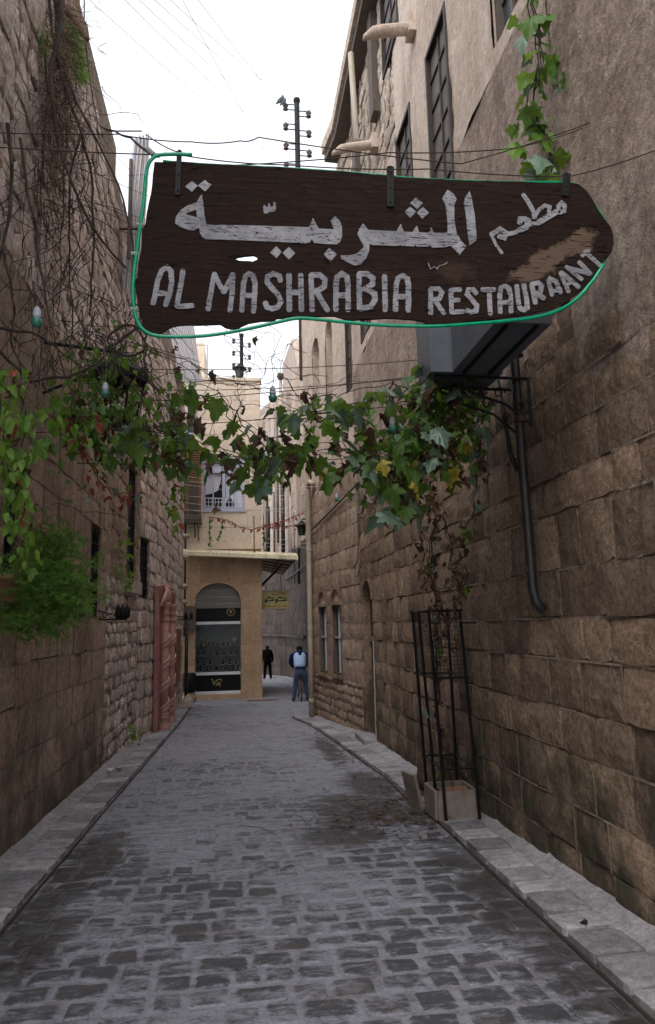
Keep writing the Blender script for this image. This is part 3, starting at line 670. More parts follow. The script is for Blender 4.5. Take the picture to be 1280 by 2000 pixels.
# cream pipe at the corner
b = MB(); c0 = R2.pt(3.56, 0, .1); zt = 4.8
b.tube([Vector((c0.x, c0.y, z)) for z in (gz(17)+.02, 1.2, 3, zt-.1)]+[R2.pt(3.5, zt, .1), R2.pt(3.35, zt+.06, .1), R2.pt(3.2, zt-.02, .06)], .058, 10); dp = b.build('drainpipe', M['pipe_pale'], rh, True)
for z in (-.1, 1.5, 3.3, 4.7):
    b = MB(); b.lathe([(.066, -.03), (.07, 0), (.066, .05)], (c0.x, c0.y, z), 12); b.build('pipe_joint', M['pipe_pale'], dp)
# dark downpipe beside the duct
b = MB(); q = [R1.pt(6.12, 3.62, .04), R1.pt(6.1, 3.7, .08), R1.pt(6.1, 3.6, .09), R1.pt(6.08, 2.8, .09), R1.pt(6.04, 1.82, .09), R1.pt(6.02, 1.72, .08), R1.pt(6.0, 1.66, .03)]
b.tube(q, .035, 10); dp = b.build('drainpipe', M['pipe_dark'], rh, True)
for z in (1.95, 3.1):
    b = MB(); c = R1.pt(6.06, z, .09); b.lathe([(.041, -.015), (.043, .01), (.041, .03)], c, 12); b.build('pipe_joint', M['rust'], dp)
b = MB(); b.tube([R1.pt(6.45, 3.55, .1), R1.pt(6.35, 3.2, .1), R1.pt(6.3, 2.9, .09), R1.pt(6.28, 2.75, .05)], .018, 8); b.build('drainpipe', M['pipe_dark'], rh, True)
# rooms closed behind: dark plate
# ---------------------------------------------------------------- duct and condenser cabinet on brackets
dk = empty('air_duct', (1.9, 5.0, 3.45), 'grey sheet metal duct high on the right wall, half hidden behind the wooden sign', 'air duct')
b = MB(); b.box((1.457, 5.0, 3.45), (2.02, 5.37, 4.15)); b.build('cabinet', M['grey_metal'], dk)
b = MB(); b.box((1.625, 4.1, 3.453), (2.0, 4.998, 3.95)); b.build('duct', M['grey_metal'], dk)
for x in (1.457, 1.62):
    b = MB(); b.box((x-.004, 4.994, 3.445), (x+.014, 5.0-.001, 4.15)); b.build('seam', M['grey_metal'], dk)
b = MB(); b.box((1.70, 4.1, 3.43), (1.715, 4.995, 3.452)); b.box((1.9, 4.1, 3.43), (1.915, 4.995, 3.452)); b.build('flange', M['iron'], dk)
for yy in (5.05, 5.32):
    b = MB(); b.tube([(1.5, yy, 3.43), (2.24, yy, 3.43)], .012, 6); b.tube([(2.235, yy, 3.43), (2.235, yy, 3.05)], .012, 6)
    b.tube([(1.6, yy, 3.42), (1.8, yy, 3.30), (2.05, yy, 3.22), (2.23, yy, 3.07)], .01, 6)
    for cx, cz, rr in ((1.78, 3.37, .045), (2.0, 3.31, .05), (2.15, 3.2, .04)):
        b.tube([(cx+rr*(1-k*.06)*math.cos(k*.6), yy, cz+rr*(1-k*.06)*math.sin(k*.6)) for k in range(13)], .006, 5)
    b.build('scroll_bracket', M['iron'], dk)

# ================================================================ left-hand house
lh = empty('stone_house', (-2.2, 9, gz(9)), 'weathered limestone house on the left with narrow barred windows and an uneven top', 'house')
L1 = Wall((-1.8, -1), (-1.8, 10.5), -1); L2 = Wall((-1.8, 10.5), (-1.75, 13.5), -1); L3 = Wall((-1.75, 13.5), (-1.57, 14.8), -1); L4 = Wall((-1.57, 14.8), (-1.5, 21.3), -1)
O1 = (10.3, 11.0, 1.75, 2.9); O1b = (6.85, 7.35, 2.05, 2.95)
O2 = (1.65, 2.62, 2.42, 4.4)
O3 = (.05, .72, 2.15, 3.28)
TOP = [(8.9, -1), (8.75, 7.3), (8.35, 8.2), (8.1, 9.2), (7.9, 10.6), (7.65, 11.8), (7.5, 13.2), (7.45, 14.8), (7.6, 16.5), (8.3, 20), (8.6, 21.3)]
ltop = lambda p: interp(TOP, p.y)
mort = MB(); sp = []; sr = []; opl = [O1, O1b]
bl = lambda p: gz(p.y)-.1
lay(L1, 1.0, 11.5, -.5, 4.6, (.30, .44), (.38, .85), .012, .007, opl, sp, mort, (.86, 1.12), bl, open_j=.06, cr=.006, bev=.006)
lay(L1, 1.0, 11.5, 4.6, 9.0, (.20, .34), (.18, .42), .028, .011, opl, sr, mort, (.8, 1.2), None, ltop, open_j=.2, cr=.014, bev=.011, rough=1.3)
lay(L2, 0, L2.L, -.6, 2.35, (.14, .24), (.16, .36), .034, .012, [O2], sr, mort, (.75, 1.15), bl, open_j=.3, cr=.014, bev=.015, rough=1.3)
lay(L2, 0, L2.L, 2.35, 4.9, (.26, .36), (.3, .6), .02, .010, [O2], sp, mort, (.85, 1.15), None, open_j=.2)
lay(L2, 0, L2.L, 4.9, 8.5, (.22, .34), (.2, .42), .028, .011, [O2], sr, mort, (.85, 1.15), None, ltop, open_j=.2, cr=.02, bev=.02)
lay(L3, 0, L3.L, -.6, 8.0, (.24, .34), (.25, .5), .03, .012, [O3], sr, mort, (.85, 1.15), bl, ltop, open_j=.2, cr=.014)
lay(L4, 0, L4.L, -.8, 8.7, (.28, .36), (.3, .55), .03, .010, [], sr, mort, (.9, 1.2), bl, ltop, open_j=.1, cr=.012, bev=.012)
emit(sp, lh, 'stone', M['ashlar2'], 200); emit(sr, lh, 'rubble_stone', M['rubble'], 300)
mort.build('mortar', M['mortar'], lh)['kind'] = 'stuff'
bk = MB(); tp = [p for p in TOP]
for (x0, y0), (x1, y1) in zip(tp, tp[1:]):
    bk.add([(-1.9, y0, -.8), (-1.9, y1, -.8), (-1.9, y1, x1-.12), (-1.9, y0, x0-.12), (-6, y0, -.8), (-6, y1, -.8), (-6, y1, x1-.12), (-6, y0, x0-.12)], [(0, 1, 2, 3), (3, 2, 6, 7), (4, 7, 6, 5)])
bk.build('wall_core', M['rubble'], lh)
for W_, o in ((L1, O1), (L1, O1b), (L2, O2), (L3, O3)): rv = MB(); reveal(rv, W_, o, .3); rv.build('opening_reveal', M['ashlar2'], lh)
for W_, o in ((L1, O1), (L2, O2), (L3, O3), (L1, O1b)):
    fr = window(W_, o, .12, lh, 1, 1, fw=.06, frame_mat='iron', pane_mat='dark')
    n_ = 5
    for k in range(1, n_+1):
        z = lerp(o[2], o[3], k/(n_+1)); b = MB(); b.tube([W_.pt(o[0]+.02, z, -.03), W_.pt(o[1]-.02, z, -.03)], .009, 5); b.build('bar', M['iron'], fr)
    b = MB(); b.tube([W_.pt((o[0]+o[1])/2, o[2], -.02), W_.pt((o[0]+o[1])/2, o[3], -.02)], .009, 5); b.build('bar', M['iron'], fr)
b = MB(); b.prism([[(1.5, 2.18), (2.7, 2.18), (2.7, 2.40), (1.5, 2.40)]], L2.fn(), -.1, .10); b.build('sill', M['pale'], lh)
waterspout(lh, P(120, -5, 7.3), P(170, 60, 6.9), .13, 'ashlar')
# moulded corner capital at the far end
b = MB(); c = L4.pt(6.4, 0, .0)
for z, r in ((2.3, .12), (2.75, .15), (3.6, .16), (4.2, .2)): b.lathe([(r*.7, -.06), (r, 0), (r*.75, .08)], (c.x, c.y, z), 12)
b.build('corner_moulding', M['pale'], lh, True)
# ================================================================ shop building closing the alley
SY = 23.8; k_ = SY/22.4
sb = empty('shop_building', (-.4, SY+1, gz(SY)), 'beige two-storey building with an arched jewellery shop front facing down the alley', 'building')
SW = Wall((-1.75, SY), (.86, SY), -1)      # face towards the camera, u = x + 1.75
SR = Wall((.86, SY), (.80, 31.0), -1)
def sx(x): return x+1.75
if SW.n.y > 0: SW.n = -SW.n
if SR.n.x < 0: SR.n = -SR.n
ARC = (sx(-1.285), sx(.175), -.72, 3.0); WIN = (sx(-1.06), sx(.31), 5.40, 7.16); TW = (sx(-1.62), sx(-1.28), 8.0, 9.2)
specs = []; mort = MB()
lay(SW, 0, SW.L, -.8, 4.1, (.55, .62), (.7, 1.0), .003, .007, [ARC], specs, mort, (.92, 1.08), bev=.003, cr=.003, open_j=.0)
lay(SR, 0, SR.L, -1.0, 4.1, (.55, .62), (.7, 1.0), .003, .007, [], specs, mort, (.92, 1.08), bev=.003, cr=.003, open_j=.0)
emit(specs, sb, 'stone', M['travertine'], 120)
specs = []; lay(SW, 0, SW.L, 4.3, 9.9, (.5, .6), (.7, 1.1), .004, .008, [WIN, TW], specs, mort, (.93, 1.07), bev=.003, cr=.003, open_j=.0)
lay(SR, 0, SR.L, 4.3, 9.9, (.5, .6), (.7, 1.1), .004, .008, [], specs, mort, (.93, 1.07), bev=.003, cr=.003, open_j=0)
emit(specs, sb, 'cream_block', M['cream'], 200); mort.build('mortar', M['mortar'], sb)['kind'] = 'stuff'
b = MB(); b.prism([[(0, 4.1), (SW.L+.03, 4.1), (SW.L+.03, 4.3), (0, 4.3)]], SW.fn(), -.1, .06); b.build('ledge', M['cream'], sb)
b = MB(); b.prism([[(0, 9.9), (SW.L+.05, 9.9), (SW.L+.05, 10.0), (0, 10.0)]], SW.fn(), -.4, .05); b.build('coping', M['cream'], sb)
b = MB(); b.box((-5, SY+.6, -1), (.80, 31, 9.85)); b.box((-1.75, SY+.03, 9.2), (.84, SY+.5, 9.9)); b.build('building_body', M['cream'], sb)
rv = MB(); reveal(rv, SW, ARC, .30); rv.build('arch_reveal', M['travertine'], sb)
arch_fill(SW, ARC, 2.42, .0, .3, n=20).build('arch', M['travertine'], sb)
f = SW.fn(); ax0, ax1 = ARC[0]+.01, ARC[1]-.01
def rect(x0, x1, z0, z1): return [(x0, z0), (x1, z0), (x1, z1), (x0, z1)]
sf = empty('shopfront', (-.55, SY, gz(SY)), 'arched black jewellery shop front with rolled shutter, gold marks and necklace window', 'shop front')
for k in range(8):
    z = 2.18+k*.105
    b = MB(); b.prism([[(ax0, z), (ax1, z), (ax1, z+.095), (ax0, z+.095)]], f, -.29, -.225 if k else -.2, 1.0 if k % 2 else .8); b.build('shutter_slat', M['slat_grey'], sf)
b = MB(); b.prism([rect(ax0, ax1, 1.75, 2.18)], f, -.29, -.24); b.build('fascia_panel', M['black_gloss'], sf)
for z in (1.70, .085, -.52):
    b = MB(); b.prism([rect(ax0, ax1, z-.045, z+.045)], f, -.29, -.17); b.build('metal_bar', M['white'], sf)
b = MB(); b.prism([rect(ax0, ax1, -.475, .04)], f, -.29, -.24); b.build('base_panel', M['black_gloss'], sf)
b = MB(); b.prism([rect(ax0-.02, ax1+.02, -.8, -.57)], f, -.3, .03); b.build('threshold', M['travertine'], sf)
b = MB(); b.prism([rect(ax0, ax1, .13, 1.655)], f, -.262, -.255); b.build('glass_pane', M['glass'], sf)
b = MB(); b.box((ax0-1.75, SY+.57, .1), (ax1-1.75, SY+.59, 1.7)); b.box((ax0-1.75-.01, SY+.2, .1), (ax0-1.75, SY+.58, 1.7)); b.box((ax1-1.75, SY+.2, .1), (ax1-1.75+.01, SY+.58, 1.7)); b.build('display_lining', M['display'], sf)
# gold script and ring on the panels
lg = MB(); Z8 = lambda x, y: (375+x/8.333, 1130+y/8.333)
def onface(px, off):
    p = P(px[0], px[1], SY-off); return (p.x+1.75, p.z)
for i, s in enumerate([[(320, 1635), (345, 1660), (358, 1725)], [(358, 1725), (400, 1655), (470, 1635), (490, 1660)], [(395, 1745), (430, 1680), (432, 1725)], [(432, 1735), (470, 1680), (455, 1740), (465, 1750)]]):
    lg.stroke([onface(Z8(*q), -.24) for q in s], .030, f, -.24, -.232+i*.0006)
lg.build('gold_script', M['gold'], sf)
rg = MB(); c = onface(Z8(635, 540), -.24); ring = [(c[0]+.135*math.cos(a*math.pi/12), c[1]+.135*math.sin(a*math.pi/12)) for a in range(24)]; rin = [(c[0]+.115*math.cos(a*math.pi/12), c[1]+.115*math.sin(a*math.pi/12)) for a in range(24)]
rg.prism([ring, rin[::-1]], f, -.242, -.232); rg.prism([[(c[0]-.06, c[1]+.05), (c[0], c[1]-.075), (c[0]+.06, c[1]+.05), (c[0], c[1]+.025)]], f, -.242, -.233); rg.prism([rect(c[0]-.075, c[0]+.075, c[1]+.06, c[1]+.072)], f, -.242, -.2335)
rg.build('gold_emblem', M['gold'], sf)
# shelves and necklace busts
SHZ = [(.93, 'top'), (.62, 'second'), (.32, 'third'), (.14, 'lowest')]
for z, nm in SHZ:
    b = MB(); b.box((ax0-1.74, SY+.28, z-.012), (ax1-1.76, SY+.56, z)); b.build('shelf', M['glass'], sf)
bust = MB(); bust.add([(-.065, 0, 0), (.065, 0, 0), (.05, .05, 0), (-.05, .05, 0), (-.075, -.02, .11), (.075, -.02, .11), (.06, .04, .11), (-.06, .04, .11), (-.03, 0, .17), (.03, 0, .17), (.025, .03, .18), (-.025, .03, .18)],
  [(0, 1, 5, 4), (1, 2, 6, 5), (2, 3, 7, 6), (3, 0, 4, 7), (4, 5, 9, 8), (5, 6, 10, 9), (6, 7, 11, 10), (7, 4, 8, 11), (8, 9, 10, 11)]); bme, _ = bust.mesh('bust_body', M['velvet'], origin=(0, 0, 0))
nk = MB(); nk.tube([(.060*math.sin(a), -.03, .075+.05*math.cos(a)*(1.2 if math.cos(a) < 0 else 1.5)) for a in [(-2.7+.45*i)+math.pi for i in range(13)]],   .010, 5); nme, _ = nk.mesh('necklace', M['jewel'], origin=(0, 0, 0))
ORD = ['leftmost', 'second from left', 'third from left', 'fourth from left', 'fifth from left', 'sixth from left', 'seventh from left']
rows = {0: [-.85, -.72, -.58, -.38, -.24], 1: [-1.2, -1.03, -.82, -.6, -.37, -.16, .05], 2: [-1.22, -1.02, -.82, -.4, -.18, .02], 3: [-1.12, -.92, -.62, -.33, -.08, .08]}
for r, xs in rows.items():
    for xi, x in enumerate(xs):
        e = empty('necklace_bust', (x, SY+.38, SHZ[r][0]), 'black necklace bust, %s on the %s shelf of the shop window' % (ORD[xi] if xi < len(xs)-1 else 'rightmost', SHZ[r][1]), 'display bust', 'necklace busts on the %s shelf' % SHZ[r][1])
        s = uni(.85, 1.1); place('bust', bme, e.location, e, scale=(s, s, s)); place('necklace', nme, e.location, e, scale=(s, s, s*uni(.8, 1.1)))
for x, side in ((-1.05, 'left'), (-.02, 'right')):
    b = MB(); b.lathe([(.04, 0), (.1, .02), (.105, .18), (.09, .25), (.03, .3)], (x, SY+.42, .93), 12); o = b.build('display_stand', M['marble'], None, True); tag(o, 'cream rounded display stand at the %s end of the top window shelf' % side, 'display stand')
# window with lilac frame
fr = MB(); fr.prism([rect(*WIN), rect(WIN[0]+.07, WIN[1]-.07, WIN[2]+.10, WIN[3]-.07)], f, -.14, -.02); wf = fr.build('window_frame', M['lilac'], sb)
rv = MB(); reveal(rv, SW, WIN, .25); rv.build('window_reveal', M['cream'], sb)
cx = (WIN[0]+WIN[1])/2
for (x0, x1) in ((cx-.05, cx+.05), (cx-.37, cx-.33), (cx+.33, cx+.37)):
    b = MB(); b.prism([rect(x0, x1, WIN[2]+.1, WIN[3]-.07)], f, -.12, -.03 if x1-x0 > .08 else -.06); b.build('mullion', M['lilac'], wf)
b = MB(); b.prism([rect(WIN[0]+.07, WIN[1]-.07, 6.68, 6.76)], f, -.118, -.045); b.build('transom', M['lilac'], wf)
b = MB(); b.prism([rect(WIN[0]+.07, WIN[1]-.07, WIN[2]+.1, WIN[3]-.07)], f, -.20, -.19); b.build('pane', M['dark'], wf)
cu = MB()
for x0, x1, pts in ((WIN[0]+.08, cx-.06, [(0, 5.95), (.4, 6.0), (.75, 6.1), (.95, 6.5)]), (cx+.06, WIN[1]-.08, [(0, 5.65), (.25, 5.9), (.5, 5.7), (.55, 5.5), (1, 5.5)])):
    L = [(lerp(x0, x1, a), z) for a, z in pts]+[(x1, 7.08), (x0, 7.08)]; cu.prism([L], f, -.17, -.16)
cu.build('curtain', M['curtain'], wf)
gr = MB()
for side in ((WIN[0]+.08, cx-.06), (cx+.06, WIN[1]-.08)):
    for z in (5.52, 5.68, 5.80): gr.tube([SW.pt(side[0], z, -.01), SW.pt(side[1], z, -.01)], .008, 5)
    for i in range(6): u = lerp(side[0], side[1], i/5); gr.tube([SW.pt(u, 5.5, -.01), SW.pt(u, 5.80, -.01)], .008, 5)
gr.build('window_grille', M['white'], wf)
b = MB(); b.prism([rect(WIN[0]-.04, WIN[1]+.04, WIN[2]-.05, WIN[2])], f, -.1, .05); b.build('sill', M['lilac'], wf)
fr = MB(); fr.prism([rect(*TW), rect(TW[0]+.04, TW[1]-.04, TW[2]+.04, TW[3]-.04)], f, -.1, .01); t = fr.build('window_frame', M['lilac'], sb)
b = MB(); b.prism([rect(TW[0]+.03, TW[1]-.03, TW[2]+.03, TW[3]-.03)], f, -.1, -.08); b.build('pane', M['pane'], t)
# brown shuttered balcony box
bb = empty('shuttered_balcony', (-1.55, SY-.3, 4.75), 'brown wooden shuttered balcony box on the upper left of the shop building', 'balcony')
b = MB(); b.box((-2.0, SY-.62, 5.0), (-1.10, SY-.02, 5.2)); b.box((-2.0, SY-.66, 4.92), (-1.08, SY-.02, 4.97)); b.build('balcony_floor', M['greywood'], bb)
b = MB(); b.box((-1.98, SY-.58, 5.2), (-1.92, SY-.52, 7.3)); b.box((-1.16, SY-.58, 5.2), (-1.10, SY-.52, 7.3)); b.box((-1.56, SY-.575, 5.2), (-1.50, SY-.525, 7.3)); b.box((-1.985, SY-.585, 7.3), (-1.09, SY-.01, 7.42)); b.box((-1.98, SY-.578, 6.22), (-1.1, SY-.522, 6.30)); b.build('balcony_frame', M['woodbrown'], bb)
for z0, z1, ma in ((5.24, 6.2, 'greywood'), (6.32, 7.26, 'woodbrown')):
    for (x0, x1) in ((-1.92, -1.56), (-1.50, -1.16)):
        k = z0
        while k < z1:
            b = MB(); b.box((x0, SY-.57, k), (x1, SY-.545, k+.045)); b.build('louvre', M[ma], bb); k += .065 if z0 < 6 else .075
for x0 in (-1.13,):
    b = MB(); b.box((x0, SY-.52, 5.2), (x0+.02, SY-.03, 7.3)); b.build('side_panel', M['woodbrown'], bb)
b = MB(); b.box((-1.9, SY-.5, 5.2), (-1.16, SY-.46, 7.3)); b.build('back_panel', M['dark'], bb)
for x in (-1.85, -1.3):
    b = MB(); b.tube([(x, SY-.6, 4.93), (x, SY, 4.5)], .02, 6); b.tube([(x+.1, SY-.6, 4.93), (x+.1, SY, 4.4)], .015, 6); b.build('strut', M['iron'], bb)
# corrugated awning
aw = empty('corrugated_awning', (.3, SY-.3, 3.95), 'cream corrugated sheet awning above the shop, wrapping round its right corner', 'awning')
def corr(p00, p10, p01, p11, n, amp):
    vs = []
    for i in range(n+1):
        f_ = i/n; z = amp*math.sin(i*math.pi/2)
        a = Vector(p00).lerp(Vector(p10), f_); c = Vector(p01).lerp(Vector(p11), f_); vs += [a+Vector((0, 0, z)), c+Vector((0, 0, z))]
    m = len(vs); vs += [v-Vector((0, 0, .008)) for v in vs]; fs = []
    for i in range(n): fs += [(2*i, 2*i+2, 2*i+3, 2*i+1), (m+2*i+1, m+2*i+3, m+2*i+2, m+2*i), (2*i, m+2*i, m+2*i+2, 2*i+2), (2*i+1, 2*i+3, m+2*i+3, m+2*i+1)]
    return vs, fs
b = MB(); b.add(*corr((-1.72, SY-.62, 3.98), (2.02, SY-.62, 3.79), (-1.72, SY+.0, 4.14), (2.02, SY+.0, 3.95), 180, .016)); b.build('sheet', M['awning'], aw)
vs_ = []; n_ = 300
for i in range(n_+1):
    x = lerp(-1.72, 2.03, i/n_); zt = lerp(3.99, 3.80, i/n_); w_ = .014*math.sin(i*math.pi/2.5); vs_ += [(x, SY-.63+w_, zt), (x, SY-.63+w_, zt-.13-.012*math.sin(i*math.pi/2.5+1))]
b = MB(); b.add(vs_, [(2*i, 2*i+1, 2*i+3, 2*i+2) for i in range(n_)]); b.build('valance', M['awning'], aw)
b = MB(); b.add(*corr((2.02, SY+.02, 3.80), (2.02, 30.8, 3.72), (.93, SY+.02, 4.0), (.93, 30.8, 3.95), 240, .016)); b.build('sheet', M['awning'], aw)
for x in (-1.3, -.4, .5, 1.2, 1.95):
    b = MB(); b.tube([(x, SY-.58, 3.90-.05*(x+1.7)/3.7*2), (x, SY, 4.02-.05*(x+1.7)/3.7*2)], .015, 6); b.build('rafter', M['rust'], aw)
for y_ in (25, 26.2, 27.4, 28.6, 29.8):
    b = MB(); b.tube([(.9, y_, 3.92), (2.0, y_, 3.74)], .02, 6); b.tube([(.86, y_, 2.95), (1.7, y_, 3.78)], .016, 6); b.build('rafter', M['rust'], aw)
for xx, yy in ((1.98, 26.5), (1.5, 26.5)): 
    b = MB(); b.tube([(1.98-(1.98-xx), SY+.1, 3.73+(1.98-xx)*.15), (xx, 30.6, 3.68+(1.98-xx)*.15)], .02, 6); b.build('purlin', M['rust'], aw)
b = MB(); b.tube([P(497, 1088, SY-.3), P(496, 1008, SY-.3)], .018, 6); b.build('rod', M['rust'], aw)
# yellow hanging sign
ys = empty('hanging_shop_sign', (1.35, 24.5, 2.1), 'yellow hanging shop sign with dark Arabic lettering at the corner of the shop', 'sign')
def Zs(q): return (500+q[0]/9.14, 1130+q[1]/9.14)
def sfn(x, y, d): p = P(x, y, 24.5); return Vector((p.x, 24.5-d, p.z))
b = MB(); b.prism([[(511.5, 1155), (563.5, 1153.5), (564.5, 1188), (512, 1190)]], sfn, 0, .06); b.build('sign_board', M['sign_yellow'], ys)
b = MB(); b.prism([[(511.0, 1154), (564.1, 1152.8), (565.0, 1189), (511.5, 1191)], [(512.2, 1155.8), (562.9, 1154.5), (563.8, 1187.2), (512.8, 1189.2)]], sfn, -.005, .075); b.build('sign_frame', M['clamp'], ys)
s1 = [[(285,265),(290,285),(340,290),(385,280),(388,262)],[(405,255),(410,275),(395,295)],[(425,250),(445,240),(450,265),(420,262)],[(450,275),(480,270),(485,255)],[(485,285),(475,265),(500,270),(495,295)],[(500,270),(545,270),(525,248),(510,255)],[(307,250),(313,250)],[(337,245),(343,245)]]
s2 = [[(435,325),(395,345),(545,350),(550,385),(385,400)],[(385,370),(355,375),(352,400),(380,400),(385,380),(378,415),(350,435)],[(240,325),(195,345),(315,350),(320,385),(200,405)],[(195,370),(165,378),(165,400),(192,402),(195,380),(190,415),(165,435)]]
s3 = [[(560,490),(530,495),(520,480)],[(530,495),(450,498),(445,485)],[(415,480),(410,500),(395,515)],[(385,490),(340,500),(335,480)],[(340,500),(250,505),(245,490)],[(230,460),(232,500),(195,505),(190,515)],[(180,480),(165,500),(150,520)],[(150,460),(130,500),(110,490)],[(365,462),(370,462)]]
for ss_, wd, ma in ((s1, 1.1, 'sign_red'), (s2, 1.9, 'sign_dark'), (s3, 1.1, 'sign_red')):
    b = MB()
    for i, s in enumerate(ss_): b.stroke([Zs(q) for q in s], wd, sfn, .06, .066+i*.0007)
    b.build('lettering', M[ma], ys)
b = MB(); b.prism([[Zs(q) for q in ((290, 530), (400, 548), (540, 520), (500, 560), (410, 575), (330, 560))]], sfn, .01, .055); b.build('red_crescent', M['redclay'], ys)
b = MB(); b.tube([sfn(520, 1153, .03), sfn(520, 1143, .03), Vector((.86, 24.5, 2.9))], .012, 5); b.tube([sfn(550, 1153, .03), sfn(548, 1125, .03)], .012, 5); b.build('hanger', M['iron'], ys)

# ================================================================ walls at the far bend
fh = empty('far_house', (2.9, 30, gz(30)), 'tall shaded house with drainpipes where the alley bends left behind the shop', 'house')
F1 = Wall((2.75, 17.3), (2.95, 30.5), 1); F2 = Wall((2.95, 30.5), (2.55, 37), 1); F3 = Wall((2.55, 37), (-1.5, 50), 1)
sp = []; mort = MB()
TOPF = lambda p: 12.6+(p.y-30)*.08
for W_ in (F1, F2, F3):
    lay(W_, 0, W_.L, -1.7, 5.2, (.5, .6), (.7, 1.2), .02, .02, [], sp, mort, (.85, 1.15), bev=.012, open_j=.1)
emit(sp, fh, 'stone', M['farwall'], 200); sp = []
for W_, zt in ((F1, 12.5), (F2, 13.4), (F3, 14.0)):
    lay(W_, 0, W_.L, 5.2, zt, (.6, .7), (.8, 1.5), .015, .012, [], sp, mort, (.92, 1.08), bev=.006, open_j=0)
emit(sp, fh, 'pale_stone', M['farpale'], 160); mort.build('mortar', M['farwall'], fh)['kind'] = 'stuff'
b = MB(); b.prism([[(F2.L*.2, 13.4), (F2.L, 13.4), (F2.L, 15.5), (F2.L*.45, 15.5)]], F2.fn(), -3, -.02); b.build('gable', M['farpale'], fh)
b = MB()
for k, (W_, u) in enumerate(((F2, 1.0), (F2, 4.0), (F3, 1.0), (F3, 3.0), (F3, 5.6))):
    b = MB(); b.prism([[(u, 5), (u+.5, 5), (u+.5, 13.2), (u, 13.2)]], W_.fn(), -.05, .16); b.build('pilaster', M['farpale'], fh)
for k, (u, v0, v1, d, r, ma) in enumerate(((548, 738, 950, 34, .09, 'pipe_pale'), (552, 950, 1090, 34, .10, 'pipe_dark'), (541, 800, 1060, 35, .06, 'cable_grey'), (529, 905, 960, 36, .09, 'pipe_pale'), (521, 850, 1010, 35.5, .06, 'grey_metal'), (523, 990, 1095, 35.5, .12, 'pipe_dark'), (567, 970, 1090, 33, .03, 'wire_pale'), (574, 1000, 1140, 33, .03, 'cable_grey'), (583, 1060, 1140, 32, .06, 'pipe_dark'), (535, 960, 1085, 35, .05, 'cable_grey'))):
    b = MB(); a, c = P(u, v0, d), P(u, v1, d); c.x = a.x; b.tube([a, c], r, 8); o = b.build('drainpipe', M[ma], fh, True)
    if ma == 'pipe_pale':
        b = MB(); b.lathe([(.1, 0), (.16, .1), (.16, .3), (.05, .36)], a-Vector((0, 0, .1)), 8); b.build('pipe_cap', M['greywood'], o)
b = MB(); b.tube([P(513, 1090, 33), P(604, 1189, 31)], .01, 4)
b = MB(); b.tube([F2.pt(.0, 4.0, .06)-Vector((0, 8, 0)), F2.pt(3, 3.9, .06), F2.pt(6, 3.85, .06)], .04, 5); b.build('wall_cable', M['cable'], fh)
b = MB(); b.prism([[(0, 1.0), (F3.L, 1.0), (F3.L, 1.12), (0, 1.12)]], F3.fn(), -.01, .12); b.prism([[(0, 1.0), (F2.L, 1.0), (F2.L, 1.12), (0, 1.12)]], F2.fn(), -.01, .12); b.build('string_course', M['farwall'], fh)
b = MB(); bxs = [F1.pt(0, -2, -.15), F1.pt(F1.L, -2, -.15), F2.pt(F2.L, -2, -.15), F3.pt(F3.L, -2, -.15)]
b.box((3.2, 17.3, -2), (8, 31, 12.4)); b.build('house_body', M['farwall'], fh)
# kerb along the bend
mb = MB(); pts = [(2.3, 22), (2.35, 30.5), (2.05, 37), (-1.5, 48.6)]; 
for (x0, y0), (x1, y1) in zip(pts, pts[1:]):
    mb.add([(x0, y0, gz(y0)+.13), (x1, y1, gz(y1)+.13), (x1+.7, y1+.1, gz(y1)+.13), (x0+.7, y0+.1, gz(y0)+.13), (x0, y0, gz(y0)-.1), (x1, y1, gz(y1)-.1)], [(0, 1, 2, 3)[::-1], (0, 4, 5, 1)])
mb.build('far_pavement', M['kerb'], None, kind='structure')
# timber-framed bay hanging off the upper right wall
by = empty('iron_window_frame', (1.62, 17.6, 7.3), 'dark brown iron frame of a projecting window high on the right, below the wooden sign', 'window frame')
a = P(588, 560, 17.3); c = P(588, 742, 17.3); c.x = a.x
b = MB(); b.box((a.x-.07, 17.25, c.z), (a.x+.07, 17.36, a.z)); b.build('post', M['rust'], by)
for z in (c.z+.03, c.z+1.6):
    b = MB(); b.box((a.x-.05, 17.26, z-.04), (a.x+.42, 17.33, z+.04)); b.build('rail', M['rust'], by)
b = MB(); b.tube([(a.x+.1, 17.3, c.z+1.6), (a.x+.42, 17.3, c.z)], .02, 6); b.build('brace', M['rust'], by)

# far left: roof canvas, dome, parapet
def canvas(tops, bots, d, label, folds):
    """striped cloth hanging in deep folds; tops/bots = left and right ends"""
    e = empty('striped_canvas', bots[0], label, 'canvas'); mb = MB(); nu, nv = 64, 14; vs = []
    for j in range(nv+1):
        g_ = j/nv; a, c = Vector(bots[0]).lerp(Vector(tops[0]), g_), Vector(bots[1]).lerp(Vector(tops[1]), g_)
        for i in range(nu+1):
            f_ = i/nu; p = a.lerp(c, f_); vs.append(p+Vector((.02*math.sin(g_*6+f_*3), d*math.sin(f_*folds+g_*1.2)+d*.5*math.sin(f_*folds*.37), -.12*math.sin(f_*math.pi)*(1-g_))))
    for j in range(nv):
        for i in range(nu):
            mb.add([vs[j*(nu+1)+i], vs[j*(nu+1)+i+1], vs[(j+1)*(nu+1)+i+1], vs[(j+1)*(nu+1)+i]], [(0, 1, 2, 3)], 1.0, (0, 1, 2, 1)[(i//2) % 4])
    mb.build('cloth', [M['cloth_a'], M['cloth_b'], M['cloth_c']], e, True); return e
M['cloth_a'] = plain('canvas_grey_blue', (.36, .41, .52), .85, 0, .1); M['cloth_b'] = plain('canvas_pale', (.72, .70, .70), .85, 0, .1); M['cloth_c'] = plain('canvas_brown', (.45, .34, .28), .85, 0, .1)
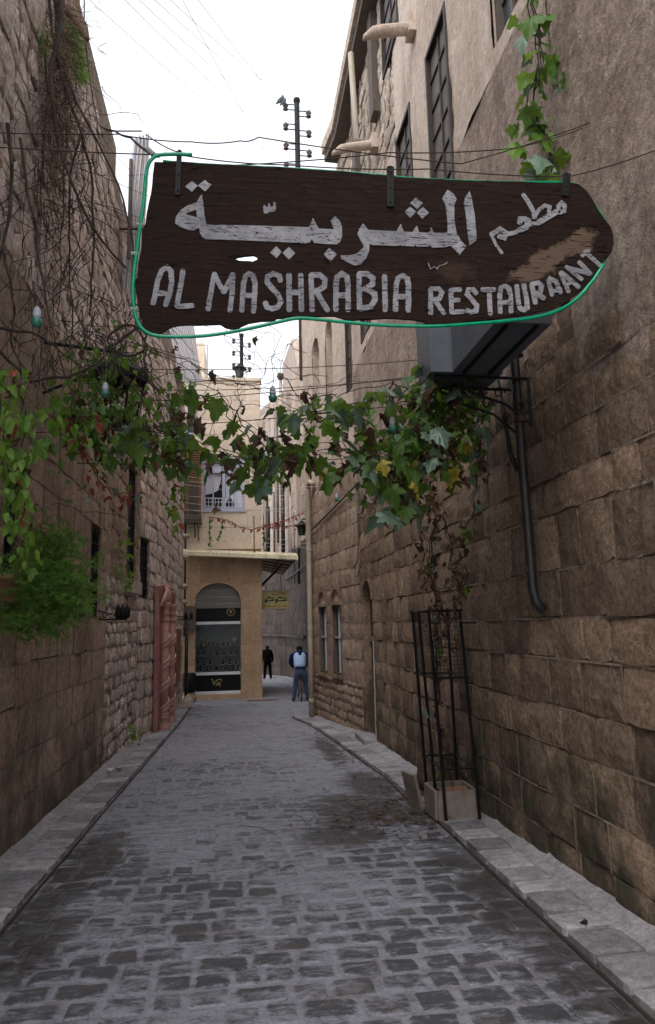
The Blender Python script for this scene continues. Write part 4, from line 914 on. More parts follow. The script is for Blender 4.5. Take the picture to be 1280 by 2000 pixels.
e = canvas((P(262, 268, 10.8), P(291, 264, 10.6)), (P(240, 560, 11.2), P(284, 560, 10.6)), .04, 'tall folded striped canvas tied to a pole on the left wall top', 30)
b = MB(); b.tube([(-1.64, 10.75, 7.3), (-1.64, 10.75, 9.0)], .03, 8); b.build('pole', M['greywood'], e)
b = MB(); b.tube([P(277, 256, 10.75), P(205, 256, 9.6)], .012, 5); b.build('stay_rod', M['rust'], e)
b = MB(); b.tube([P(280, 447, 10.75), P(225, 447, 10.75)], .02, 5); b.build('stay_rod', M['rust'], e)
canvas((P(300, 560, 18), P(372, 600, 22)), (P(350, 740, 18.5), P(398, 748, 22)), .12, 'wide striped canvas screen on the roof beyond the left wall, under the sign', 34)
dm = MB(); dm.lathe([(1.0*math.cos(t), 1.0*math.sin(t)) for t in [i*math.pi/16 for i in range(8)]], (-2.78, 19, 11.4), 24); o = dm.build('roof_dome', M['cream'], None, True); tag(o, 'small pale dome on the roof behind the left wall', 'dome')
bx = MB(); bx.box((-4.2, 17.9, 0), (-2.0, 20.2, 11.4)); o = bx.build('roof_block', M['farpale'], None); tag(o, 'pale rooftop block carrying the small dome behind the left wall', 'roof block')
rb = empty('roof_screen', (-1.4, 27, 9), 'beige rooftop wall with a thin pipe frame behind the shop building', 'roof wall')
b = MB(); a, c = P(383, 668, 27), P(402, 742, 27); b.box((a.x, 27, c.z-2), (c.x-.05, 29, a.z)); b.build('wall_block', M['cream'], rb)
b = MB(); b.tube([P(375, 674, 26.5), P(405, 674, 26.5), P(405, 745, 26.5)], .02, 5); b.build('pipe_frame', M['greywood'], rb)

# ================================================================ poles and overhead lines
def insul_pole(px, v0, v1, d, side_h, label, n, r=.075, gap=.62):
    top = P(px, v0, d); bot = P(px, v1, d); bot.x = top.x
    e = empty('utility_pole', bot, label, 'utility pole'); b = MB(); b.tube([bot, top], r, 8); b.build('pole', M['iron'], e)
    pts = []
    for k in range(n):
        z = top.z-.25-k*gap
        for sgn in (-1, 1):
            zz = z-(.3 if sgn > 0 else 0)*gap; b = MB(); q = Vector((top.x, d, zz)); w_ = r*4.2*sgn
            b.tube([q+Vector((0, -.02, r*1.1)), q+Vector((w_, -.02, r*1.1)), q+Vector((w_, -.02, -r*1.1)), q+Vector((0, -.02, -r*1.1))], r*.22, 5); br = b.build('bracket', M['iron'], e)
            b = MB(); b.lathe([(r*.5, -r*1.6), (r*1.1, -r*1.2), (r*.6, -r*.3), (r*1.2, r*.3), (r*.5, r*1.4)], q+Vector((w_*1.05, -.03, 0)), 8); b.build('insulator', M['insul'], br, True); pts.append(q+Vector((w_*1.05, -.08, 0)))
    b = MB(); b.lathe([(r*1.3, -.05), (r*1.3, .04), (r*.6, .08)], top, 8); b.build('cap', M['iron'], e); return e, pts
up, ip = insul_pole(580, 196, 400, 18.5, 0, 'dark utility pole with stacked insulators rising above the wooden sign', 5)
mb = MB(); b = MB(); b.tube([P(580, 400, 18.5), Vector((P(580, 196, 18.5).x, 18.5, 10.5))], .075, 8); b.build('pole_foot', M['greywood'], up)
b = MB(); b.tube([Vector((P(580, 196, 18.5).x, 18.5, 11.0)), Vector((3.1, 18.5, 11.2))], .05, 6); b.build('wall_arm', M['iron'], up)
up2, ip2 = insul_pole(472, 655, 742, 27, 0, 'small distant pole with insulators and a lantern on the shop roof', 4, .07, .5)
ln = MB()
def lantern(parent, c, s, name='lantern'):
    c = Vector(c); cage = MB()
    for k in range(4):
        a = math.pi/4+k*math.pi/2; v = Vector((math.cos(a), math.sin(a), 0)); cage.tube([c+v*s*.45, c+v*s*.75+Vector((0, 0, s*1.2))], s*.06, 5)
    cage.lathe([(s*.5, -.02*s), (s*.5, .05*s)], c, 4)
    o = cage.build('lantern_cage', M['iron'], parent); r_ = MB(); r_.lathe([(s*.95, s*1.15), (s*.95, s*1.25), (s*.35, s*1.65), (s*.1, s*1.95)], c, 8); r_.build('lantern_roof', M['iron'], parent)
    g_ = MB(); g_.lathe([(s*.40, .06*s), (s*.66, s*1.14)], c, 4); g_.build('lantern_glass', M['pane'], parent)
lantern(up2, P(468, 738, 26.8), .30)
sl = empty('wall_lantern', P(592, 1042, 18.6), 'black iron lantern hanging from a bracket near the cream corner pipe', 'lantern')
lantern(sl, P(590, 1045, 18.6), .20)
b = MB(); q = P(590, 1014, 18.6); b.tube([Vector((2.77, 18.6, q.z+.05)), q+Vector((0, 0, .0)), q-Vector((0, 0, .1))], .02, 6); b.tube([Vector((2.77, 18.6, q.z+.55)), q+Vector((.1, 0, .02))], .014, 6); b.build('bracket', M['iron'], sl)
for i, (u, v, s) in enumerate(((548, 196, 1.0), (553.5, 200, .8))):
    c = P(u, v, 18.3); e = empty('pigeon', c, ('grey pigeon perched outermost on the wire left of the utility pole', 'smaller grey pigeon perched between the outer pigeon and the utility pole')[i], 'bird')
    b = MB(); s *= .17; b.tube([c+Vector((-.75*s, 0, -.75*s)), c+Vector((-.45*s, 0, -.4*s)), c, c+Vector((.35*s, 0, .45*s)), c+Vector((.42*s, 0, .75*s)), c+Vector((.38*s, 0, .98*s))], [s*.08, s*.22, s*.42, s*.34, s*.2, s*.13], 8); b.build('body', M['bird'], e, True)
    b = MB(); b.tube([c+Vector((.38*s, 0, .92*s)), c+Vector((.56*s, -.02, .86*s))], [s*.07, s*.01], 5); b.build('beak', M['iron'], e)
    b = MB(); b.tube([c+Vector((.05*s, 0, -.3*s)), c+Vector((.08*s, 0, -.62*s))], s*.03, 4); b.build('leg', M['iron'], e)
def cable(pts, r, mat, label, sag=.0, name='overhead_wire', cat='wire', group=None, n=10):
    full = []
    for a, b_ in zip(pts, pts[1:]):
        for i in range(n):
            t = i/n; full.append(Vector(a).lerp(Vector(b_), t)-Vector((0, 0, sag*4*t*(1-t))))
    full.append(Vector(pts[-1])); mb = MB(); mb.tube(full, r, 5); o = mb.build(name, M[mat], None, True); return tag(o, label, cat, group)
PL = ['outermost left power line, leaving the frame at the upper left corner', 'second power line from the left above the alley', 'third power line from the left above the alley', 'fourth and middle power line above the alley', 'fifth power line from the left above the alley', 'sixth power line from the left above the alley', 'rightmost power line reaching the utility pole most steeply']
for i, (u, v) in enumerate(((165, -10), (234, -10), (262, -10), (292, -10), (322, -10), (352, -10), (380, -10))):
    cable([P(u, v, 7.5), ip[min(len(ip)-1, (6, 4, 2, 0, 1, 8, 3)[i])]], .0035, 'cable_grey', PL[i], .12, group='power lines to the pole')
cable([P(165, -60, 7.6), P(165, 60, 7.7), P(175, 150, 8.0), P(186, 215, 8.0), P(195, 246, 7.0), P(225, 256, 5.5), P(255, 268, 4.2), P(300, 303, 3.62)], .008, 'cable', 'black supply cable dropping from the left spout to the corner of the wooden sign', .01, 'supply_cable', 'cable', n=4)
for (pts, lab) in (
  ([PXY for PXY in ((-1.8, 3.9, P(0, 262, 3.9).z), P(230, 262, 3.8), P(375, 277, 3.7), P(470, 275, 3.7), P(505, 268, 3.7), P(900, 320, 3.75), (2.2, 3.8, P(1290, 250, 3.8).z))], 'upper rusty wire strung across the alley above the sign'),
  ([(-1.8, 3.6, P(0, 285, 3.6).z), P(360, 304, 3.6), P(560, 322, 3.6), P(840, 330, 3.6), P(1110, 345, 3.6), P(1290, 290, 3.2)], 'rusty wire running along the top edge of the wooden sign'),
  ([P(400, 325, 3.65), P(760, 298, 3.7), P(1000, 290, 3.8), (2.2, 3.9, P(1290, 262, 3.9).z)], 'wire slanting from the sign up to the right wall'),
  ([P(285, 262, 3.9), P(350, 298, 3.62)], 'short stay wire at the upper left corner of the sign')):
    cable(pts, .0035, 'rust', lab, .012)
for i, (a, b_, lab) in enumerate(((((150, 790), 5.9), ((900, 722), 5.9), 'thin wire carrying the creeper, highest across the alley'), (((60, 845), 5.7), ((905, 775), 5.7), 'thin wire carrying the creeper through its dense middle'), (((150, 905), 6.1), ((880, 880), 6.1), 'thin wire carrying the creeper along its lower leaves'), (((240, 720), 6.6), ((850, 700), 6.6), 'bare thin wire across the alley below the sign'), (((300, 762), 7.5), ((835, 735), 7.5), 'second bare thin wire across the alley below the sign'))):
    cable([P(*a[0], a[1]), P(*b_[0], b_[1])], .004, 'rust', lab, .05)
CL = ['highest of the long pale cords', 'second highest of the long pale cords', 'third highest of the long pale cords', 'long pale cord crossing the window sill', 'lowest of the long pale cords', 'pale cord tied to the right wall', 'highest of three short pale cords over the awning', 'middle of three short pale cords over the awning', 'lowest of three short pale cords over the awning', 'short pale cord beside the brown balcony']
for i, (u0, v0, u1, v1, d) in enumerate(((352, 928, 625, 962, 19), (352, 945, 622, 972, 19.3), (352, 968, 640, 975, 18.8), (350, 980, 615, 1003, 19.1), (352, 996, 610, 990, 19.5), (360, 940, 690, 950, 16), (520, 1052, 606, 1050, 21), (518, 1060, 606, 1060, 21.2), (522, 1068, 606, 1068, 21.4), (352, 993, 470, 1000, 20))):
    cable([P(u0, v0, d), P(u1, v1, d)], .006, 'wire_pale', CL[i]+' in front of the shop building', .05, 'washing_cord', 'cord', 'pale cords before the shop building')
# cable on the right wall
wc = [R2.pt(3.5, 3.75, .05), R2.pt(2.6, 3.85, .04), R2.pt(.6, 4.05, .04), R1.pt(13.7, 4.1, .05), R1.pt(13.66, 3.9, .06), R1.pt(13.6, 3.55, .05), R1.pt(13.2, 3.5, .05), R1.pt(12.7, 3.75, .06), R1.pt(12.2, 3.5, .08), R1.pt(11.9, 3.45, .08), R1.pt(11.6, 3.75, .05), R1.pt(10.6, 4.1, .05), R1.pt(9.2, 4.3, .05)]
cable(wc, .022, 'cable_grey', 'bundle of grey cables looped along the right wall above the arched door', 0, 'cable_bundle', 'cable')
cable([R1.pt(13.66, 3.9, .05), R1.pt(13.68, 3.0, .05), R1.pt(13.8, 2.72, .05), R2.pt(.1, 2.6, .06), R2.pt(.05, 2.45, .06), R1.pt(13.75, 2.42, .06), R1.pt(13.6, 2.6, .04)],    .012, 'cable_grey', 'single grey cable dropping down the right wall to a loop by the door arch', 0, 'cable_drop', 'cable')
# ================================================================ wooden restaurant sign
SD = 3.6
ws = empty('wooden_sign', P(735, 640, SD), 'dark wooden plank sign with grey Arabic and English lettering hung across the alley', 'sign')
def sgn(x, y, d): p = P(x, y, SD); return Vector((p.x, SD-d, p.z))
OUT = [(302,316),(345,315),(420,320),(490,324),(560,327),(630,332),(700,337),(760,343),(820,348),(905,352),(1000,354),(1080,357),(1108,356),(1130,359),(1147,373),(1158,390),(1169,410),(1180,426),(1193,443),(1198,458),(1199,475),(1196,491),(1189,501),(1180,504),(1179,513),(1174,526),(1163,539),(1147,557),(1130,574),(1106,590),(1084,601),(1029,614),(986,618),(962,624),(909,628),(865,635),(850,634),(835,633),(827,627),(808,624),(790,623),(752,621),(727,623),(702,624),(687,625),(676,624),(665,620),(655,617),(640,617),(610,618),(597,620),(570,621),(540,622),(538,625),(510,627),(486,631),(472,637),(466,641),(451,642),(440,639),(431,633),(402,634),(367,634),(350,635),(335,638),(328,642),(317,649),(309,654),(295,651),(281,641),(274,617),(268,585),(263,548),(268,543),(270,516),(275,493),(278,447),(284,438),(287,415),(291,395),(295,378),(298.6,343)]
HOLE = [(459,506),(464,502),(479,499.5),(496,498),(503,501),(502.6,507),(493,511),(487,509.5),(479,509.5),(468,509)]
# densify the outline with small knocks
O2_ = []
for i, (x, y) in enumerate(OUT):
    x1, y1 = OUT[(i+1) % len(OUT)]; n = max(1, int(math.hypot(x1-x, y1-y)/14))
    for k in range(n): t = k/n; O2_.append((lerp(x, x1, t)+(uni(-.9, .9) if k else 0), lerp(y, y1, t)+(uni(-.9, .9) if k else 0)))
b = MB(); b.prism([O2_, HOLE], sgn, -.016, 0); b.build('plank', M['board'], ws)
# painted letters
pr2 = MB()
def Zt(o, s): return lambda q: (o[0]+q[0]/s, o[1]+q[1]/s)
Z1, Z2, Z3, Z4, Z5, Z6 = Zt((320, 340), 4.267), Zt((580, 360), 3.368), Zt((920, 360), 4.571), Zt((280, 500), 4.571), Zt((540, 500), 4.0), Zt((820, 480), 3.368)
LET = [
 (Z4, 46, [[(88,425),(110,330),(130,220),(165,130),(215,100),(250,140),(255,230),(240,330),(200,440)],[(110,335),(240,335)]]),
 (Z4, 46, [[(355,135),(335,270),(300,450)],[(300,455),(440,445)]]),
 (Z4, 46, [[(580,480),(605,330),(635,165)],[(635,165),(720,325)],[(720,325),(800,165)],[(800,165),(795,330),(775,490)]]),
 (Z4, 46, [[(880,490),(895,250),(915,180),(945,160),(980,180),(1000,250),(985,500)],[(900,355),(990,355)]]),
 (Z4, 46, [[(1225,225),(1215,180),(1165,160),(1110,185),(1105,235),(1150,290),(1205,350),(1230,410),(1200,460),(1150,475),(1105,460),(1090,420)]]),
 (Z5, 42, [[(98,150),(102,425)],[(190,150),(196,425)],[(102,285),(190,285)]]),
 (Z5, 42, [[(272,150),(280,425)],[(272,150),(340,150),(380,185),(375,240),(330,270),(285,275)],[(310,275),(400,425)]]),
 (Z5, 42, [[(465,425),(465,230),(475,165),(510,140),(550,165),(560,230),(560,425)],[(470,310),(555,310)]]),
 (Z5, 42, [[(645,145),(650,415)],[(645,140),(710,140),(755,175),(752,220),(700,255),(655,260)],[(700,260),(765,295),(772,340),(740,395),(655,415)]]),
 (Z5, 42, [[(845,160),(850,425)]]),
 (Z5, 42, [[(930,425),(935,230),(950,175),(985,155),(1020,175),(1032,230),(1030,430)],[(940,320),(1025,320)]]),
 (Z6, 31, [[(70,285),(72,450)],[(70,285),(125,285),(145,310),(130,350),(80,360)],[(100,360),(160,445)]]),
 (Z6, 31, [[(205,290),(210,440)],[(205,292),(265,290)],[(208,362),(255,358)],[(210,438),(285,435)]]),
 (Z6, 31, [[(370,315),(350,288),(320,290),(310,320),(340,355),(375,395),(370,430),(335,440),(310,425)]]),
 (Z6, 31, [[(410,290),(490,290)],[(455,290),(465,450)]]),
 (Z6, 31, [[(530,440),(525,330),(535,275),(560,265),(585,280),(598,330),(600,435)],[(530,375),(600,370)]]),
 (Z6, 31, [[(637,265),(650,380),(660,415),(685,425),(705,410),(705,370),(685,260)]]),
 (Z3, 42, [[(540,900),(575,1060)],[(540,895),(600,880),(630,910),(620,960),(560,990)],[(590,985),(650,1020)]]),
 (Z3, 38, [[(690,860),(725,990)],[(700,840),(760,870),(800,970)],[(715,960),(800,940)]]),
 (Z3, 38, [[(800,790),(830,870),(870,960)],[(810,790),(880,850),(960,920)],[(840,900),(900,870)]]),
 (Z3, 38, [[(850,740),(985,850)],[(965,695),(1068,800)],[(870,748),(1060,800)]]),
 (Z3, 38, [[(1015,600),(1150,725)],[(992,640),(1045,590)]]),
]
lev = [0]
def lift(): lev[0] = (lev[0]+1) % 7; return .0025+lev[0]*.0005
for Z, wd, strokes in LET:
    mb = MB(); sc = 1/Z((1, 0))[0] if False else (Z((1, 0))[0]-Z((0, 0))[0])
    for s in strokes:
        q = [Z(p) for p in s]; fine = []
        for a, c in zip(q, q[1:]):
            n = max(1, int(math.hypot(c[0]-a[0], c[1]-a[1])/9))
            for k in range(n): fine.append((lerp(a[0], c[0], k/n)+(uni(-.4, .4) if 0 < k else 0), lerp(a[1], c[1], k/n)))
        fine.append(q[-1]); mb.stroke(fine, wd*sc, sgn, .0005, lift())
    mb.build('letter', M['letter'], ws)
AR = [
 (Z1, [[(318,172),(300,195),(275,240),(200,265),(145,300),(105,355),(93,410),(130,440),(220,472),(255,472),(295,448),(302,490),(320,525),(350,545),(600,553),(900,565),(1190,580),(1190,445),(690,430),(357,425),(340,340),(330,240)],[(180,335),(225,315),(272,300),(278,365)]]),
 (Z1, [[(180,108),(235,60),(285,100),(235,152)]]), (Z1, [[(285,100),(345,52),(370,78),(400,90),(345,150)]]), (Z1, [[(887,655),(938,602),(985,650),(940,702)]]), (Z1, [[(990,660),(1043,608),(1097,660),(1045,714)]]),
 (Z1, [[(832,262),(845,258),(850,275),(868,275),(872,245),(885,245),(890,275),(910,270),(915,235),(932,238),(937,290),(925,315),(880,318),(870,330),(838,330),(828,300)]]),
 (Z2, [[(64.5,283),(80,283),(95,250),(106,222),(120,250),(145,293),(243,298),(232,265),(225,240),(250,212),(280,240),(297,280),(298,340),(285,380),(262,397),(180,394),(115,388),(98,360),(85,385),(64.5,388)]]),
 (Z2, [[(178,462),(212,420),(262,462),(222,512)]]),
 (Z2, [[(435,260),(470,302),(655,312),(668,285),(683,262),(702,314),(760,318),(775,290),(790,274),(803,318),(865,322),(883,285),(903,322),(990,322),(990,250),(985,190),(978,140),(955,95),(990,38),(1030,65),(1050,100),(1035,140),(1035,240),(1050,320),(1080,375),(1113,410),(1070,468),(1035,430),(1010,405),(985,415),(890,420),(875,405),(865,412),(790,412),(780,400),(770,410),(690,408),(680,400),(670,408),(500,402),(478,392),(475,440),(455,490),(420,530),(380,537),(340,520),(290,490),(288,470),(340,470),(390,460),(425,430),(440,410),(418,370),(398,325),(410,295)]]),
 (Z2, [[(1135,45),(1150,100),(1168,200),(1182,350),(1180,370),(1135,405),(1120,300),(1110,200),(1098,130),(1105,90)]]),
 (Z2, [[(745,125),(783,88),(828,125),(793,165)]]), (Z2, [[(708,182),(745,148),(785,182),(745,222)]]), (Z2, [[(788,188),(828,150),(868,188),(825,228)]]),
]
for Z, loops in AR:
    mb = MB(); mb.prism([[Z(p) for p in L] for L in loops], sgn, .0005, lift()); mb.build('arabic_letter', M['letter'], ws)
for Z, wd, s in ((Z3,36,[(465,95),(505,150),(550,230),(570,300)]),(Z3,34,[(560,300),(610,225),(660,190),(700,205),(695,250)]),(Z3,52,[(600,345),(700,285),(760,250)]),(Z3,36,[(780,250),(780,195),(805,170),(835,195),(830,245),(790,255)]),
  (Z3,44,[(435,345),(440,312),(475,308),(510,325),(500,380)]),(Z3,38,[(420,410),(520,360),(600,345)]),(Z3,42,[(180,450),(260,400),(320,440),(300,480),(250,465)]),(Z3,38,[(320,450),(400,430),(500,390)]),(Z3,28,[(185,460),(225,550),(275,615)])):
    mb = MB(); mb.stroke([Z(p) for p in s], wd/4.571, sgn, .0005, lift()); mb.build('arabic_letter', M['letter'], ws)
mb = MB()
for s in ([(55,115),(70,155),(95,140)],[(95,140),(110,150),(115,158)],[(115,150),(130,130),(150,130),(183,110)]): mb.stroke([Z6(p) for p in s], 1.6, sgn, .0005, lift())
mb.build('signature', M['letter'], ws)
for (x0, y0, x1, y1, hole) in ((346, 297, 356, 383, 0), (755, 328, 769, 405, 1), (1100, 341, 1114, 384, 0)):
    b = MB(); dx = -4 if not hole else 0
    b.prism([[(x0, y0), (x1, y0), (x1+dx, y1), (x0+dx, y1)]], sgn, .004, .012); s_ = b.build('iron_strap', M['iron'], ws)
    for k in range(3):
        c = sgn((x0+x1)/2+dx*k/3, lerp(y0+14, y1-8, k/2), .014); b = MB(); b.lathe([(.006, 0), (.004, .003)], c, 6); b.build('bolt', M['rust'], s_)
    if hole:
        c = sgn(762, 333, .01); b = MB(); b.tube([c+Vector((.018*math.cos(a*.5), 0, .018*math.sin(a*.5))) for a in range(14)], .005, 6); b.build('ring', M['iron'], s_)
    else:
        c = sgn((x0+x1)/2, y0-1, .0); b = MB(); b.tube([c, c+Vector((0, .03, .015))], .012, 6); b.build('hook', M['iron'], s_)
# rope light
rp = empty('rope_light', sgn(640, 640, 0), 'green plastic rope light clipped round the edge of the wooden sign', 'rope light')
path = [(376,304),(340,303),(310,305),(296,314),(289,328),(285,350),(281,400),(275,440),(268,490),(262,540),(260,575),(264,612),(274,638),(292,653),(315,658),(350,659),(400,657),(450,650),(500,640),(540,631),(580,623),(620,625),(680,631),(740,636),(800,638),(860,638),(930,633),(990,628),(1050,620),(1095,605),(1128,583),(1150,558),(1163,541),(1182,510),(1200,470),(1188,430),(1170,402),(1150,372),(1130,356),(1100,351),(1000,351),(905,348),(820,344),(700,333),(560,323),(430,317),(350,312),(312,308)]
pts = []
for i in range(len(path)-1):
    p0, p1, p2, p3 = path[max(0, i-1)], path[i], path[i+1], path[min(len(path)-1, i+2)]
    for k in range(4):
        t = k/4; q = [.5*((2*p1[j])+(-p0[j]+p2[j])*t+(2*p0[j]-5*p1[j]+4*p2[j]-p3[j])*t*t+(-p0[j]+3*p1[j]-3*p2[j]+p3[j])*t**3) for j in (0, 1)]
        pts.append(sgn(q[0], q[1], .008 if i < 33 else -.03))
b = MB(); b.tube(pts, .0100, 8); b.build('tube', M['rope'], rp, True)
b = MB()
for i in range(2, len(pts)-2, 2):
    a = pts[i]; d = (pts[i+1]-a).normalized()*.003; b.tube([a-d, a+d], .0106, 8)
o = b.build('bulb_band', M['rope'], rp); o['kind'] = 'stuff'
for (u, v) in ((275, 441), (265, 497), (264, 605)):
    b = MB(); c = sgn(u, v, .008); b.tube([c+Vector((-.022, 0, .0)), c+Vector((.015, 0, 0))], .010, 6); b.build('clip', M['clamp'], rp)
b = MB(); b.tube([sgn(287, 290, 0), sgn(300, 302, 0)], .016, 8); b.tube([sgn(299, 301, 0), sgn(312, 305, 0)], .011, 8); b.build('plug', M['clamp'], rp)

# ================================================================ leaves
def leaf_outline(lobes=5, sharp=1.0):
    pts = []
    ang = {5: [(-165, .40), (-138, .66), (-116, .50), (-84, .88), (-58, .56), (-28, .72) , (0, 1.10), (28, .72), (58, .56), (84, .88), (116, .50), (138, .66), (165, .40)],
           1: [(-170, .25), (-140, .40), (-100, .50), (-60, .58), (-30, .72), (0, 1.12), (30, .72), (60, .58), (100, .50), (140, .40), (170, .25)]}[lobes]
    out = []
    for i, (a, r) in enumerate(ang):
        out.append((a, r))
        if i < len(ang)-1: a2, r2 = ang[i+1]; out.append(((a+a2)/2, (r+r2)/2*uni(.94, 1.04)))
    q = []
    for i, (a, r) in enumerate(out):   # small teeth on every edge
        r *= uni(.9, 1.08); q.append((a+uni(-3, 3), r))
        if i < len(out)-1: q.append(((a+out[i+1][0])/2, (r+out[i+1][1])/2*uni(.90, .99)))
    return [(math.sin(math.radians(a))*r*.55, .38+math.cos(math.radians(a))*r*.58) for a, r in q]
def leaf_mesh(mat, lobes=5, fold=.25, droop=.35, crumple=0.0, stem=.25, tint=1.0):
    o = leaf_outline(lobes); mb = MB()
    def z(x, y): return abs(x)*-fold-droop*max(0, y)**2+(.10+crumple*.75)*noise.noise(Vector((x*4.5, y*4.5, tint*17)))
    c = (0, .36); vs = [(c[0], c[1], z(*c)+.02)]
    mid = [((x+c[0])/2, (y+c[1])/2) for x, y in o]; 
    def cr(x, y): 
        if crumple: x = x*(1-crumple*.62)+.12*noise.noise(Vector((y*5, 3, tint*9)))
        return (x, y, z(x, y))
    vs += [cr(*p) for p in mid]+[cr(*p) for p in o]; n = len(o); fs = []
    for i in range(n):
        j = (i+1) % n
        fs.append((0, 1+i, 1+j)); fs.append((1+i, 1+n+i, 1+n+j, 1+j))
    mb.add(vs, fs, tint); mb.tube([(0, -stem, .05), (0, 0, 0), (0, .34, z(0, .34)+.01)], [.012, .012, .008], 4, tint*1.2)
    me, _ = mb.mesh('leaf', mat, True, origin=(0, 0, 0)); return me
LEAVES = {}
for k_n, ma, cr_ in (('green', 'leaf', 0), ('blue', 'leaf_blue', 0), ('dry', 'leaf_dry', .75), ('yellow', 'leaf_yellow', .1), ('lush', 'leaf_lush', 0)):
    LEAVES[k_n] = [leaf_mesh(M[ma], 5, uni(.1, .4), uni(.1, .5), cr_*uni(.7, 1.0), tint=uni(.8, 1.2)) for _ in range(8)]
LEAVES['ovate'] = [leaf_mesh(M['leaf_lush'], 1, uni(.2, .5), uni(.1, .4), 0, tint=uni(.8, 1.2)) for _ in range(3)]
LEAVES['red'] = [leaf_mesh(M['leaf_red'], 1, uni(.2, .5), uni(.1, .4), .1, tint=uni(.8, 1.2)) for _ in range(3)]
def rot_for(hang, kind=''):
    # +Y of the leaf points to its tip: outward and down
    az = uni(0, 2*math.pi); pitch = -math.radians(uni(*hang)); return Euler((pitch, uni(-.5, .5), az), 'XYZ')
def put_leaf(parent, pos, size, kind, hang=(15, 80)):
    if kind == 'dry': hang = (55, 100); size *= .9
    s = size*(.62+.85*rnd()**1.6); return place('leaf', random.choice(LEAVES[kind]), pos, parent, rot_for(hang), (s, s, s))
def wander(pts, amp, n=6):
    out = []
    for a, b in zip(pts, pts[1:]):
        for k in range(n):
            t = k/n; p = Vector(a).lerp(Vector(b), t); out.append(p+Vector((fbm(p.x, p.y, p.z, 3), fbm(p.y, p.z, p.x, 3), fbm(p.z, p.x, p.y, 3)))*amp)
    out.append(Vector(pts[-1])); return out
def pick(w):
    r = rnd()*sum(w.values())
    for k, v in w.items():
        r -= v
        if r <= 0: return k
    return k
def along(paths, n, spread, droop=0):
    seg = [(Vector(a), Vector(b)) for p in paths for a, b in zip(p, p[1:])]; L = [((b-a).length) for a, b in seg]; T = sum(L); out = []
    for _ in range(n):
        r = rnd()*T
        for (a, b), l in zip(seg, L):
            if r <= l: t = r/l; p = a.lerp(b, t); break
            r -= l
        out.append(p+Vector((random.gauss(0, spread[0]), random.gauss(0, spread[1]), random.gauss(0, spread[2])-droop*rnd()**2)))
    return out
# --- creeper strung across the alley
cr1 = empty('climbing_creeper', P(600, 880, 5.9), 'green and brown lobed creeper strung on wires across the whole alley below the sign', 'creeper')
main = [[P(120, 800, 6.2), P(230, 840, 6.0), P(330, 865, 5.9), P(430, 880, 5.9), P(520, 890, 5.8), P(600, 880, 5.8), P(700, 880, 5.7), P(800, 870, 5.6), P(880, 840, 5.5)],
        [P(340, 745, 5.5), P(400, 760, 5.4), P(450, 800, 5.4), P(520, 870, 5.5)],
        [P(560, 800, 5.2), P(640, 795, 5.2), P(720, 775, 5.3), P(820, 765, 5.4), P(920, 750, 5.5)],
        [P(700, 880, 5.3), P(760, 920, 5.3), P(800, 960, 5.4), P(830, 900, 5.5)],
        [P(450, 895, 5.3), P(500, 925, 5.3), P(590, 870, 5.3)]]
for p in main:
    for q in range(3):
        b = MB(); off = Vector((uni(-.05, .05), uni(-.15, .15), uni(-.06, .06))); w_ = wander([a+off for a in p], .10); b.tube(w_, uni(.003, .007), 5); b.build('stem', M['twig'], cr1)
def budget(parent, items):   # items sorted so that the largest in view stay separate parts
    items.sort(key=lambda t: -npx(t[0])*t[1]); 
    for pos, size, kind, hang in items[:300]: put_leaf(parent, pos, size, kind, hang)
    rest = items[300:]
    by = {}
    for it in rest: by.setdefault({'green': 'leaf', 'blue': 'leaf_blue', 'dry': 'leaf_dry', 'yellow': 'leaf_yellow', 'lush': 'leaf_lush', 'ovate': 'leaf_lush', 'red': 'leaf_red'}[it[2]], []).append(it)
    if rest:
        mats = list(by); mb = MB()
        for mi, k in enumerate(mats):
            for pos, size, kind, hang in by[k]:
                me = random.choice(LEAVES[kind]); s = size*(.6+.8*rnd()**1.6)
                X = Matrix.Translation(pos) @ rot_for(hang if kind != 'dry' else (65, 100)).to_matrix().to_4x4() @ Matrix.Scale(s, 4)
                mb.add([X @ v.co for v in me.vertices], [tuple(p.vertices) for p in me.polygons], uni(.8, 1.2), mi)
        o = mb.build('leaf', [M[k] for k in mats], parent, True, 'stuff')
items = []
for p in along(main[:1], 250, (.06, .24, .09), .06): items.append((p, .145, pick({'green': 6, 'blue': 2.5, 'dry': 3, 'yellow': .3, 'lush': 2.4}), (10, 75)))
for p in along(main[1:2], 26, (.04, .1, .05), .05): items.append((p, .145, pick({'green': 5, 'blue': 2, 'dry': 4}), (10, 75)))
for p in along(main[2:3], 140, (.05, .22, .075), .10): items.append((p, .14, pick({'green': 5, 'blue': 3, 'dry': 3.4, 'lush': 2}), (5, 70)))
for p in along(main[3:4], 80, (.09, .2, .10), .08): items.append((p, .15, pick({'green': 5, 'blue': 2.5, 'dry': 3, 'yellow': .7}), (20, 80)))
for p in along(main[4:], 16, (.05, .1, .05), .05): items.append((p, .17, pick({'green': 5, 'blue': 2, 'dry': 2}), (20, 80)))
